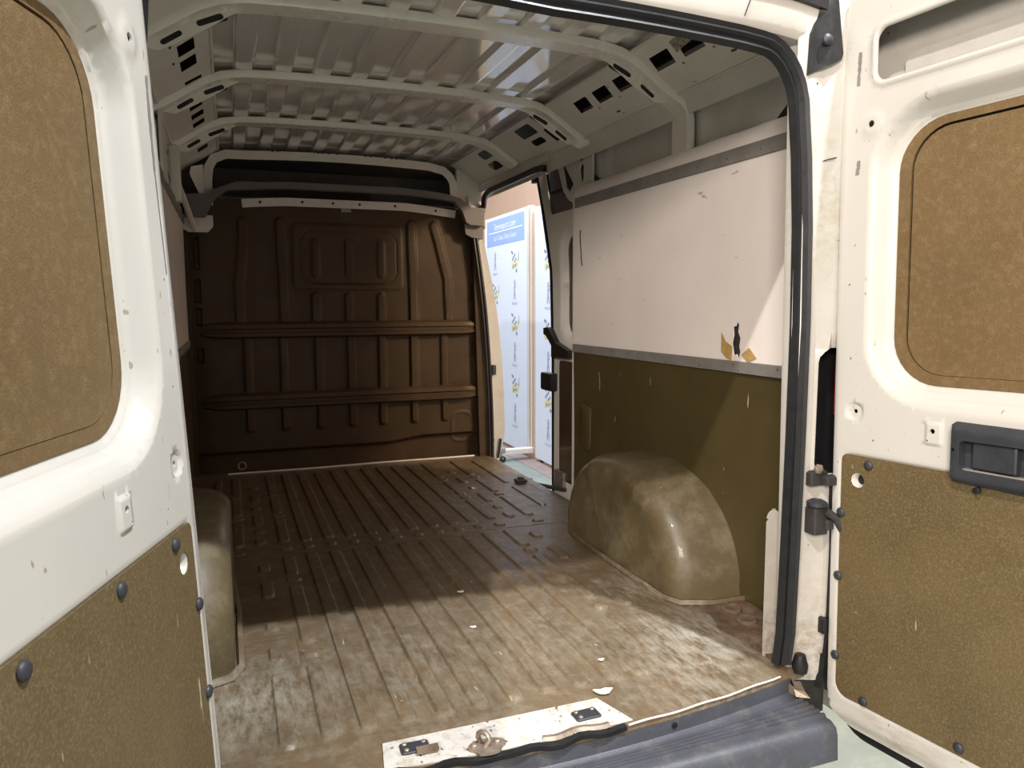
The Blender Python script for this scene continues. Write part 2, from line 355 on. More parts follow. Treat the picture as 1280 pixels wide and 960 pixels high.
# ------------------------------------------------------------------ bumper step
xs = np.linspace(-.78, .700, 90); P = []
base = [(0, -.018), (-.004, -.052), (-.02, -.058)]
for i in range(5):
    y = -.030-.0155*i
    base += [(y, -.059), (y-.003, -.0515), (y-.009, -.0515), (y-.0125, -.059)]
base += [(-.112, -.058)]
for x in xs:
    yf = -.232; e = rear_edge(x); kf = (e-.006-(yf+.024))/.112; row = [(x, e-.006+a*kf, z) for a, z in base]
    row += [(x, yf+.014, -.060), (x, yf, -.068), (x, yf-.006, -.085), (x, yf-.010, -.15), (x, yf+.05, -.17)]
    P.append(row)
P = np.array(P)
mb = MB(); grid(mb, P)
a, b = P.shape[:2]
mb.f += [tuple((a-1)*b+i for i in range(b)), tuple(range(b))]; mb.m += [0, 0]
bp = build('bumper_step', mb, 'bumper', van, 50)
build('sill_lip', MB().tube([(x, rear_edge(x)-.003, -.003+.0015*math.sin(x*37)) for x in np.linspace(.16, .66, 20)], .0026, 6), 'frame', van)
build('kick_strip_clip', MB().lathe((.29, rear_edge(.29)-.009, -.033), (0, -1, 0), [(.008, 0), (.008, .002), (.0005, .003)], 10), 'rubber', bp)
build('bumper_corner', MB().add([(.69, -.05, -.055), (.73, -.07, -.055), (.72, -.12, -.052), (.69, -.1, -.052), (.69, -.05, -.03), (.73, -.07, -.03), (.715, -.105, -.04), (.69, -.09, -.035)], [(0, 1, 2, 3), (4, 7, 6, 5), (0, 4, 5, 1), (1, 5, 6, 2), (2, 6, 7, 3), (3, 7, 4, 0)]), 'steel', bp, 0)
# ------------------------------------------------------------------ bulkhead
BY = 3.10
def bulkhead():
    xs = np.linspace(-.925, .885, 240); zs = np.linspace(-.01, 1.63, 215); X, Z = np.meshgrid(xs, zs, indexing='ij'); D = np.zeros_like(X)
    def rib(pts, w, h=.016, e=.014):
        nonlocal D
        d = np.full_like(X, 9.)
        for (a, b) in zip(pts[:-1], pts[1:]): d = np.minimum(d, seg_sdf(X, Z, *a, *b))
        D = np.maximum(D, h*sm((w/2+e*.5-d)/e))
    rib([(-.60, 1.50), (-.61, 1.30), (-.635, 1.12), (-.632, .90)], .055); rib([(-.39, 1.50), (-.385, 1.2), (-.38, .90)], .055)
    rib([(.405, 1.51), (.415, .90)], .055); rib([(.555, 1.51), (.58, 1.42), (.64, 1.17), (.648, .90)], .055)
    for x in (-.19, .01, .21):
        rib([(x, 1.20), (x, 1.39)], .05); rib([(x-.005, .90), (x-.005, 1.06)], .05)
    for x in (-.60, -.395, -.185, .012, .205, .41, .612):
        rib([(x, .47), (x, .84)], .05)
        rib([(x, .27), (x, .40)], .045)
    d = box_sdf(X, Z, -.325, 1.105, .345, 1.50, .03); D = np.maximum(D, .007*sm((.006-d)/.012))
    d = np.abs(box_sdf(X, Z, -.285, 1.14, .31, 1.465, (.09))); D -= .006*sm((.006-d)/.006)
    # recessed slots down both edges
    for sx in (-.86, .822):
        for z0, z1 in ((1.22, 1.40), (1.03, 1.16), (.90, .99), (.68, .76)):
            d = box_sdf(X, Z, sx-.014, z0, sx+.014, z1, .006); D -= .03*sm((.004-d)/.006)
        dd = np.abs(X-sx)-.055; D = np.maximum(D, np.where((Z > .9) & (np.abs(D) < .02), .010*sm((.012-dd)/.02), D) if False else D)
    # foot of the panel steps back under an overhanging crease
    cz = .135+.03*(X > .2)*sm((X-.2)/.3); D -= .035*sm((cz-Z)/.02)
    d = box_sdf(X, Z, .66, .10, .80, .30, .06); D = np.maximum(D, np.where(np.abs(d) < .02, D+.006*sm((.015-np.abs(d))/.015), D))
    Y = BY-D+.05*sm((np.abs(X+.02)-.78)/.14)*.3
    return grid(MB(), np.stack([X, Y, Z], -1))
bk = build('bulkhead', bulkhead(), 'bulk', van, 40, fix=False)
def rail(z, x0, x1):
    n = 26; xs = np.linspace(x0, x1, n); prof = [(0, .052), (-.022, .046), (-.034, .036), (-.036, .014), (-.026, .006), (-.026, -.010), (-.036, -.016), (-.036, -.034), (-.02, -.042), (0, -.048)]
    P = []
    for x in xs:
        k = float(sm(min(x-x0, x1-x)/.09)); k = .15+.85*k
        P.append([(x, BY-.012+a*k, z+b*(.5+.5*k)) for a, b in prof])
    m_ = MB(); grid(m_, np.array(P)); return m_
for z in (.86, .435):
    r_ = build('bulkhead_rail', rail(z, -.86, .85), 'bulk', bk, 40)
build('floor_joint_bead', MB().tube([(x, BY-.035+.006*math.sin(x*7), .006) for x in np.linspace(-.74, .80, 22)], .006, 6), 'white', bk)
def bulk_top(x): return 1.642-.06*max(0, (x-.35))**1.2*2-.05*max(0, -x-.35)**1.2*2
xs = np.linspace(-.60, .69, 30)
m_ = MB().sweep([(x, BY-.028, bulk_top(x)-.022) for x in xs], [(-.024, -.004), (.024, -.004), (.024, .006), (-.024, .006)], (0, -1, 0))
ts = build('top_flange', m_, 'inner', bk, 30)
for x in (-.5, -.26, -.08, .08, .30, .56): build('screw', MB().lathe((x, BY-.034, bulk_top(x)-.02), (0, -1, 0), [(.008, 0), (.008, .003), (.0005, .005)], 10), 'hole', ts)
# grey moulded cap above the flange, dropping at both ends
pts = [(-.905, 1.50), (-.80, 1.505), (-.79, 1.52), (-.755, 1.60), (-.68, 1.66)]+[(x, bulk_top(x)+.045) for x in np.linspace(-.55, .60, 14)]+[(.66, 1.655), (.71, 1.60), (.735, 1.53), (.76, 1.515), (.85, 1.51)]
up = [(.86, 1.62), (.77, 1.625), (.70, 1.675), (.60, 1.70)]+[(x, bulk_top(x)+.080) for x in np.linspace(.5, -.5, 12)]+[(-.62, 1.712), (-.74, 1.665), (-.80, 1.635), (-.91, 1.63)]
cp = build('moulded_cap', sheet(MB(), pts+up, [], lambda u, v, w: (u, BY-.065-w*-1, v), .06, .03), 'cap', bk, 30, label='grey plastic cap')
for x0, x1, nm in ((-.92, -.76, 0), (.735, .86, 1)):
    sg = 1 if nm else -1
    ol = [(x0, 1.52), (x0, 1.44), (x0+.03, 1.425), (x1-.03, 1.425), (x1, 1.46), (x1, 1.52)] if not nm else [(x1, 1.52), (x0, 1.52), (x0+.01, 1.46), (x0+.05, 1.44), (x1, 1.43)]
    build('cap_bracket', sheet(MB(), ol, [], lambda u, v, w: (u, BY-.05+w, v), .03), ('cap' if nm else 'inner'), bk, 20)
build('tie_down_ring', MB().tube([(-.66+.022*math.cos(a), BY-.07, .06+.022*math.sin(a)) for a in np.linspace(0, 2*PI, 12)[:-1]], .005, 6, True, (0, 1, 0)), 'steel', bk)
build('sticker', MB().mapbox(lambda u, v, w: (u, BY-.012-w, v), -.03, .03, 1.575, 1.60, 0, .003), 'alu', bk, 0)
build('bulkhead_side', sheet(MB(), [(.84, -.04), (.912, -.04), (.908, .4), (.89, .8), (.862, 1.2), (.83, 1.55), (.80, 1.60)], [], lambda u, v, w: (u, 3.105-w, v), -.05), 'bulk', bk, 0)
build('bulkhead_side', MB().box(-.98, -.90, 3.10, 3.17, -.04, 1.6), 'bulk', bk, 0)
# dark overhead of the cab seen over the bulkhead
m_ = MB().box(-.95, .92, 3.14, 3.95, 1.62, 1.645).box(-.95, .92, 3.93, 3.95, 1.0, 2.0).box(-.97, -.95, 3.14, 3.95, 1, 2).box(.92, .94, 3.25, 3.95, 1.0, 2.0).box(-.95, .92, 3.12, 3.95, 1.94, 1.96)
ch = build('cab_headliner', m_, 'dark', van, 0)
build('overhead_panel', MB().mapbox(lambda u, v, w: (u, 3.55-w, v), -.36, .24, 1.67, 1.80, 0, .02, r=.01), 'bulk', ch)
# ------------------------------------------------------------------ roof skin
def roof():
    xs = np.linspace(-.745, .695, 288); bows = (0., .83, 1.59, 2.35, 3.1)
    ys = np.unique(np.concatenate([np.linspace(-.02, 3.12, 120)]+[b+np.array([-.11, -.10, -.085, -.075, -.06, -.045, .045, .06, .075, .085, .10, .11]) for b in bows]))
    X, Y = np.meshgrid(xs, ys, indexing='ij'); D = np.zeros_like(X)
    for k in range(10):
        xc = -.68+.148*k; a = sm((.0395+.004-np.abs(X-xc))/.009)
        e = np.ones_like(X)
        for b in bows: e = np.minimum(e, .72+.28*sm((np.abs(Y-b)-.065)/.035))
        D = np.maximum(D, .019*a*e)
    Z = 1.926+D-.020*(np.abs(X+.025)/.72)**4
    return grid(MB(), np.stack([X, Y, Z], -1))
build('roof_skin', roof(), 'roof', van, 35, fix=False)
m_ = MB().box(-.99, .96, -.03, 4.2, 1.97, 1.99)
m_.add([(-.99, -.03, 1.985), (-1.03, -.03, 1.83), (-1.03, 4.2, 1.83), (-.99, 4.2, 1.985)], [(0, 1, 2, 3)])
m_.add([(.96, -.03, 1.985), (1.0, -.03, 1.83), (1.0, 4.2, 1.83), (.96, 4.2, 1.985)], [(0, 1, 2, 3)])
build('outer_roof', m_, 'body', van, 0)
build('roof_cavity_shade', MB().box(-.98, .95, -.02, 4.1, 1.958, 1.968), 'hole', van, 0)  # dark sheet added so the cove openings read as shaded
build('side_cavity_shade', MB().add([(.955, -.02, 1.96), (.99, -.02, 1.80), (.99, 3.1, 1.80), (.955, 3.1, 1.96)], [(0, 1, 2, 3)]), 'hole', van, 0)  # these dark sheets paint the shade behind the cove openings
build('side_cavity_shade', MB().add([(-.985, -.02, 1.96), (-1.02, -.02, 1.80), (-1.02, 3.1, 1.80), (-.985, 3.1, 1.96)], [(0, 1, 2, 3)]), 'hole', van, 0)
# ------------------------------------------------------------------ roof bows
BOW = [(0, 1.902), (.15, 1.901), (.30, 1.899), (.45, 1.895), (.56, 1.889), (.63, 1.877), (.69, 1.853), (.76, 1.808), (.82, 1.768), (.855, 1.748), (.885, 1.735), (.905, 1.715), (.912, 1.68), (.912, 1.53)]
def half(end): return BOW[:end]
def bow_path(endr, endl):
    return [(-x-.05, z) for x, z in reversed(half(endl)[1:])]+[(x, z) for x, z in half(endr)]
def bow(y, endr, endl, name='roof_bow', drop=0, wide=.030):
    path = bow_path(endr, endl); d = arclen(path); n = len(path); L = d[-1]
    # outward normals (towards the roof)
    nr = []
    for i in range(n):
        a = path[max(0, i-1)]; b = path[min(n-1, i+1)]; tx, tz = b[0]-a[0], b[1]-a[1]; l = math.hypot(tx, tz); nr.append((-tz/l, tx/l))
    prof = [(-wide-.003, .028), (-wide, .004), (-wide+.004, 0), (wide, 0)]
    P = np.array([[(p[0]+nr[i][0]*h, y+a, p[1]+nr[i][1]*h+drop) for a, h in prof] for i, p in enumerate(path)])
    m_ = MB(); grid(m_, P)
    # front brim with punched holes
    holes = []
    for k in range(int(L/.115)):
        s0 = .08+.115*k+.02*math.sin(k*5.1)
        p, i = along(path, d, s0)
        if abs(p[0]) < .60:
            if k % 4 == 2: holes.append(rr(s0-.016, .008, s0+.016, .016, .003, 2))
            else: holes.append(circ(s0, .012, .006, 8))
    def fm(s_, v, w):
        p, i = along(path, d, s_); t = (s_-d[i])/max(1e-9, d[i+1]-d[i])
        n0 = nr[i]; n1 = nr[i+1]; nx = n0[0]+(n1[0]-n0[0])*t; nz = n0[1]+(n1[1]-n0[1])*t
        return (p[0]-nx*w, y+wide+v, p[1]-nz*w+drop)
    sheet(m_, [(0, 0), (L, 0), (L, .028), (0, .028)], holes, fm, .0015, .03)
    bo = build(name, m_, 'bow', van, 40)
    # slotted gusset web inside each bend
    for sg, ok in ((1, endr >= 11), (-1, endl >= 11)):
        def at(q):
            xq = q if sg > 0 else -q-.05
            return min(np.linspace(0, L, 900), key=lambda s_: abs(along(path, d, s_)[0][0]-xq))
        if not ok: continue
        ss = [at(q) for q in (.56, .63, .69, .76, .82, .86)]; rw = [0, .026, .040, .038, .032, 0]
        def fg(s_, r_, w):
            p, i = along(path, d, s_); return (p[0]-nr[i][0]*(r_-.004), y+wide-.004-w, p[1]-nr[i][1]*(r_-.004)+drop)
        def slot(a, b_, r0, r1):
            sa, sb = sorted((at(a), at(b_))); return rr(sa, r0, sb, r1, .009, 4)
        g_ = MB(); sheet(g_, [(a, 0) for a in (ss if ss[0] < ss[-1] else ss[::-1])]+[(a, r_) for a, r_ in ((list(zip(ss, rw))[::-1]) if ss[0] < ss[-1] else list(zip(ss, rw)))][1:-1], [slot(.635, .710, .009, .027), slot(.75, .808, .009, .025)], fg, .002, .012)
        gu = build('bow_gusset', g_, 'bow', bo, 30)
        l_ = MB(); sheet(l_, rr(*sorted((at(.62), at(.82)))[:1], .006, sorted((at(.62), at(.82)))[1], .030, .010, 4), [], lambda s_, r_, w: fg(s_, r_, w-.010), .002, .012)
        build('gusset_slot_shade', l_, 'hole', bo, 0)  # dark plate puts shade behind the gusset slots
    return bo
bow(.83, 14, 14); bow(1.59, 11, 14); bow(2.35, 9, 14)
# header over the bulkhead: arch with rounded drops
hp = [(-.80, 1.58), (-.80, 1.72), (-.79, 1.80), (-.755, 1.86), (-.68, 1.892)]+[(x, 1.908-.018*((x+.02)/.6)**2) for x in np.linspace(-.55, .52, 12)]+[(.62, 1.872), (.67, 1.83), (.695, 1.78), (.70, 1.66)]
m_ = MB().sweep([(x, 3.07, z) for x, z in hp], [(-.004, -.03), (-.004, .02), (.045, .02), (.045, .012), (.006, .012), (.006, -.03)], (0, -1, 0), caps=True)
hd = build('front_header', m_, 'bow', van, 40)
for x in (-.42, -.39, -.16, -.135, -.10, -.05, .12, .15, .24, .28, .31): build('header_hole_shade', MB().mapbox(lambda u, v, w: (u, 3.0485-w, v), x-.006, x+.006, 1.903-.018*((x+.02)/.6)**2+.004, 1.903-.018*((x+.02)/.6)**2+.012, 0, .0015, r=.003), 'hole', hd, 0)  # dark plates standing in for the shaded holes
build('header_gusset', MB().add([(-.80, 3.05, 1.58), (-.87, 3.05, 1.74), (-.86, 3.05, 1.78), (-.80, 3.05, 1.80), (-.80, 3.02, 1.58), (-.87, 2.98, 1.74), (-.86, 2.98, 1.78), (-.80, 3.02, 1.80)], [(0, 1, 2, 3), (4, 7, 6, 5), (0, 4, 5, 1), (1, 5, 6, 2), (2, 6, 7, 3), (3, 7, 4, 0)]), 'bow', hd, 0)
# ------------------------------------------------------------------ cove panels with square openings
CA, CB = (.665, 1.895), (.86, 1.772); CL = math.dist(CA, CB)
def cove_map(sg):
    dx, dz = (CB[0]-CA[0])/CL, (CB[1]-CA[1])/CL
    path = [CA, CB, (.90, 1.745), (.915, 1.70)] ; d = arclen(path)
    def fm(y, s_, w):
        p, i = along(path, d, s_); x = p[0]-dz*w*-1; x = p[0]+w*dz; z = p[1]-w*dx
        return ((x if sg > 0 else -x-.05), y, z)
    return fm, d[-1]
def quad(y0, y1, s0, s1, sk=.0): return [(y0+sk, s0), (y1+sk, s0), (y1, s1), (y0, s1)]
hr = [quad(yc-.058, yc+.058, .062, .124, -.022) for yc in (.385, .552, .722, .995, 1.168, 1.34)]
hr += [rr(1.66, .10, 1.78, .19, .01, 2), rr(1.83, .03, 2.02, .10, .015, 2), rr(1.85, .125, 1.99, .165, .015, 2), rr(2.5, .12, 2.66, .18, .02, 2), rr(2.42, .03, 2.62, .09, .02, 2)]
hr += [circ(y, .090+.05, .006, 6) for y in (.47, .64, 1.08, 1.255)]+[circ(y, .078, .005, 6) for y in (.465, 1.085, 1.26)]+[rr(.40, .178, .43, .188, .005, 2), rr(1.16, .19, 1.19, .198, .004, 2)]
fm, LL = cove_map(1)
cv = build('cove_panel', sheet(MB(), [(-.02, 0), (3.08, 0), (3.08, LL), (-.02, LL)], hr, fm, .002, .05), 'inner', van, 40)
hl = [quad(yc-.058, yc+.058, .062, .124, -.015) for yc in (.22, .385, .60, .97, 1.145, 1.31)]
hl += [quad(1.50, 1.55, .05, .12), quad(1.63, 1.69, .03, .12), quad(1.74, 1.78, .03, .12)]+[quad(y, y+.09, .06, .12, -.02) for y in (1.86, 2.02, 2.18)]+[quad(y, y+.10, .06, .12, -.02) for y in (2.55, 2.75)]
hl += [rr(y, .142, y+.03, .150, .003, 2) for y in (.50, .88, 1.05, 1.22)]
fm2, LL = cove_map(-1)
build('cove_panel', sheet(MB(), [(-.02, 0), (3.08, 0), (3.08, LL), (-.02, LL)], hl, fm2, .002, .05), 'inner', van, 40)
fl = build('foil_tape', sheet(MB(), [(.605, .047), (.487, .034), (.512, .080), (.545, .083), (.618, .092)], [], lambda y, s_, w: fm(y, s_, w+.003+.0016*math.sin(y*130)*math.sin(s_*170)), .001, .008), 'foil', cv, 0, label='crumpled silver foil tape')
# crease beads between cove and wall / roof
for sg in (1, -1):
    bd = MB()
    for (x, z, r) in ((.868, 1.765, .006), (.668, 1.892, .006)):
        x = x if sg > 0 else -x-.05
        bd.tube([(x, -.01, z), (x, 3.05, z)], r, 6)
    build('cove_bead', bd, 'inner', van, 40)
# ------------------------------------------------------------------ side walls
WX = .90
def wall_map(x): return lambda y, z, w: (x-w if x > 0 else x+w, y, z)
def wall_side(sg, y1):
    X = WX*sg if sg > 0 else -WX-.02
    f = wall_map(X); p = van
    y0 = .14
    lw = MB(); hole = None
    sheet(lw, [(y0, 0), (y1, 0), (y1, .79), (y0, .79)], [], f, .004, .08, relief=lambda u, v: .004*math.sin(u*3.1)*math.sin(v*5))
    low = build('lower_lining_board', lw, 'lining', p, 40)
    holes = []
    if sg > 0: holes = [[(.452, .815), (.462, .835), (.478, .83), (.490, .87), (.483, .90), (.487, .925), (.472, .93), (.468, .947), (.455, .935), (.458, .91), (.446, .89), (.450, .86), (.444, .845)]]
    upb = build('upper_lining_board', sheet(MB(), [(y0, .80), (y1, .80), (y1, 1.50), (y0, 1.50)], holes, f, .004, .08, relief=lambda u, v: .002+.003*math.sin(u*2.3+1)*math.sin(v*4)), 'white', p, 40, label='off white upper lining board')
    if sg > 0:
        build('torn_edge', sheet(MB(), [(.486, .86), (.52, .875), (.545, .905), (.545, .83+.01), (.515, .818), (.487, .812)], [], lambda u, v, w: f(u, v, w+.004+.012*(u-.48)), .002), 'raw', upb, 0)
        build('torn_edge', sheet(MB(), [(.40, .812), (.433, .835), (.395, .86), (.358, .828)], [], lambda u, v, w: f(u, v, w+.006), .002), 'raw', upb, 0)
        build('board_hole_shade', MB().box(.912, .918, .38, .58, .80, 1.0), 'hole', upb, 0)  # dark plate painting the shade inside the torn hole
        build('split', MB().tube([f(1.655, 1.36, .006), f(1.66, 1.33, .006), f(1.652, 1.28, .006), f(1.645, 1.22, .006), f(1.636, 1.19, .006)], .0035, 5), 'hole', upb, 0)
    t1 = build('trim_strip', MB().mapbox(f, y0-.02, y1, .772, .812, .001, .009, cham=.002), 'alu', p, 20)
    for y in np.arange(y0+.08, y1, .22):
        for z in (.80, .784): build('rivet', MB().lathe(f(y+.03*(z > .79), z, .009), (-1*sg, 0, 0), [(.005, 0), (.0045, .002), (.0005, .003)], 8), 'steel', t1)
    # ledge: grey strip, then the folded cream edge leaning outward
    t2 = build('trim_strip', MB().mapbox(f, y0-.02, y1-.02, 1.470, 1.517, .001, .010, cham=.002), 'alu', p, 20)
    for y in np.arange(y0+.05, y1-.05, .17): build('rivet', MB().lathe(f(y, 1.49, .010), (-1*sg, 0, 0), [(.005, 0), (.0045, .002), (.0005, .003)], 8), 'steel', t2)
    ld = MB(); pr = [(.003, 1.512), (.003, 1.53), (-.004, 1.560), (-.012, 1.572), (-.05, 1.578), (-.055, 1.50)]
    n = 30; P = np.array([[f(y, z+.0012*math.sin(y*23), w) for w, z in pr] for y in np.linspace(y0-.05, y1, n)]); grid(ld, P)
    build('wall_ledge', ld, 'white', p, 40)
    # outer skin and the recessed pressed body side above the ledge
    ob = MB(); O = (1.0 if sg > 0 else -1.03)
    def osk(y, z, w):
        t = z; x = abs(O)-.07*max(0, z-1.2)**1.5
        return ((x+w*-1)*sg, y, z)
    yend = 1.76 if sg > 0 else 4.2
    sheet(ob, [(-.02, -.25), (yend, -.25), (yend, 1.95), (-.02, 1.95)], [], osk, .003, .15)
    build('outer_side', ob, 'body', p, 60)
    us = MB()
    def ups(y, z, w): return (((.958 if sg > 0 else .975)-.03*max(0, z-1.62)-w)*sg, y, z)
    def rel(y, z):
        e = box_sdf(np.array([y]), np.array([z]), .93, 1.40, 1.50, 1.735, .05)[0]
        e2 = box_sdf(np.array([y]), np.array([z]), .14, 1.40, .76, 1.735, .03)[0]
        e = min(e, e2); return -.012*float(sm((.006-e)/.014))
    sheet(us, [(-.02, 1.40), (y1+.04, 1.40), (y1+.04, 1.80), (-.02, 1.80)], [], ups, .002, .022, relief=rel)
    build('upper_side_panel', us, 'inner', p, 50)
    return f
fR = wall_side(1, 1.735); fL = wall_side(-1, 3.06)
# posts and the pillar with oval openings
def post(sg, y, w2=.035):
    m_ = MB(); X = lambda w: ((.945-w)*sg if sg > 0 else -(.962-w))
    hol = [rr(y-.010, 1.585, y+.010, 1.70, .010, 4), circ(y, 1.725, .005, 6), circ(y, 1.56, .005, 6)]
    sheet(m_, [(y-w2, 1.52), (y+w2, 1.52), (y+w2, 1.76), (y-w2, 1.76)], hol, lambda u, v, w: (X(w+.03), u, v), .03)
    build('side_post', m_, 'bow', van, 30)
post(1, .872); post(-1, .872)
def pillar(sg, y0, y1):
    X = lambda w: ((.925-w) if sg > 0 else -(.908-w))
    yc = y0+.115; m_ = MB()
    hol = [rr(yc-.028, 1.695, yc+.028, 1.772, .028, 5), [(yc-.024, 1.605), (yc-.008, 1.59), (yc+.012, 1.60), (yc+.028, 1.65), (yc+.028, 1.665), (yc+.016, 1.683), (yc-.016, 1.683), (yc-.028, 1.665)]]
    ol = [(y0, 1.50), (y1, 1.50), (y1+.005, 1.60), (y1, 1.79), (y0, 1.79)]
    if sg > 0:
        hol.append([(1.80, 1.60), (1.845, 1.565), (1.90, 1.60), (1.94, 1.70), (1.935, 1.725), (1.90, 1.70), (1.84, 1.64)])
        ol = [(y0, 1.50), (1.78, 1.50), (1.86, 1.53), (1.92, 1.58), (1.98, 1.69), (2.04, 1.745), (2.04, 1.80), (y0, 1.80)]
    sheet(m_, ol, hol, lambda u, v, w: (X(w-.0), u, v), .012)
    pl_ = build('oval_hole_pillar', m_, 'inner', van, 30)
    build('pillar_oval_shade', MB().mapbox(lambda u, v, w: (X(-.016-w), u, v), y0+.04, 1.95 if sg > 0 else y1-.02, 1.565, 1.785, 0, .004), 'hole', pl_, 0)  # dark plate added as the shade behind the oval openings
pillar(1, 1.60, 1.78); pillar(-1, 1.585, 1.78)
build('dark_strut', MB().tube([(.945, 1.72, 1.65), (.945, 1.62, 1.61), (.945, 1.55, 1.575)], .008, 6), 'rubber', van)
build('black_strap', MB().sweep([(.935, .25, 1.632), (.938, .30, 1.60), (.94, .345, 1.57), (.94, .39, 1.545)], [(-.012, -.002), (.012, -.002), (.012, .002), (-.012, .002)], (-1, 0, 0)), 'rubber', van, 0)
build('cavity_strut', MB().tube([(-.91, 2.45, 1.62), (-.88, 2.75, 1.52), (-.86, 3.03, 1.44)], .016, 8), 'inner', van)
build('wall_post', MB().box(-.93, -.885, 2.30, 2.38, 1.5, 1.76, c=.008), 'inner', van, 20)
# ------------------------------------------------------------------ wheel arch boxes
def arch(sg):
    n = 44; rings = []
    yc, ay, az = .945, .535, .405
    secs = [(.905, 1.0, 1.0, 0), (.86, .995, .995, .004), (.80, .985, .985, .012), (.74, .968, .965, .022), (.705, .945, .935, .03), (.684, .905, .895, .04), (.672, .86, .845, .05)]
    for (x, ky, kz, sh) in secs:
        r_ = []
        for i in range(n+1):
            t = PI*i/n; c, s_ = math.cos(t), math.sin(t); e = 2/2.35
            yy = math.copysign(abs(c)**e, -c)*ay*ky; zz = abs(s_)**e*az*kz
            yfar = 1-.20*(1-max(0, (x-.672)/.233))*(1 if yy > 0 else 0)       # the far end tapers towards the wall
            near = 1-.06*(1-max(0, (x-.672)/.233))*(1 if yy < 0 else 0)
            xx = x
            g = .004*math.exp(-((zz-.085)/.010)**2)-.004*math.exp(-((zz-.045)/.006)**2)
            for th in (.95, 1.45, 2.0): g += .0035*math.exp(-((t-th)/.035)**2)
            yy = yy*yfar*near*(1+g*2)
            r_.append((((xx-g) if sg > 0 else -(xx-g)-.05), yc+yy, zz+.002+g*(1 if zz > .2 else 0)))
        rings.append(r_)
    P = np.array(rings); m_ = MB(); grid(m_, P)
    o = len(m_.v); last = rings[-1]; cx = sum(p[0] for p in last)/len(last)-.006*sg
    # inner face: two shrinking rings and a centre
    cur = list(range((len(secs)-1)*(n+1), len(secs)*(n+1)))
    for k in (.93, .6, .25):
        pts = [(p[0]-.004*sg*(1-k), yc+(p[1]-yc)*k*(1-.0)+.0, p[2]*k) for p in last]; b0 = len(m_.v); m_.v += pts
        new = list(range(b0, b0+n+1))
        for i in range(n): m_.f.append((cur[i], cur[i+1], new[i+1], new[i])); m_.m.append(0)
        cur = new
    m_.f.append(tuple(cur)); m_.m.append(0)
    a_ = build('wheel_arch_box', m_, 'arch', van, 55)
    X = lambda x: x if sg > 0 else -x-.05
    fl_ = MB().sweep([(X(.90), .395, .012), (X(.78), .40, .012), (X(.68), .44, .012), (X(.655), .50, .012), (X(.658), .9, .012), (X(.675), 1.25, .012), (X(.75), 1.42, .012)], [(-.012, -.008), (.010, -.008), (.004, .004), (-.006, .006)], (0, 0, 1))
    build('sealant_bead', fl_, 'floor', a_, 60)
arch(1); arch(-1)
build('emboss', MB().mapbox(fR, 1.54, 1.66, .30, .52, .0, .007, r=.03, cham=.006), 'lining', van, 40)
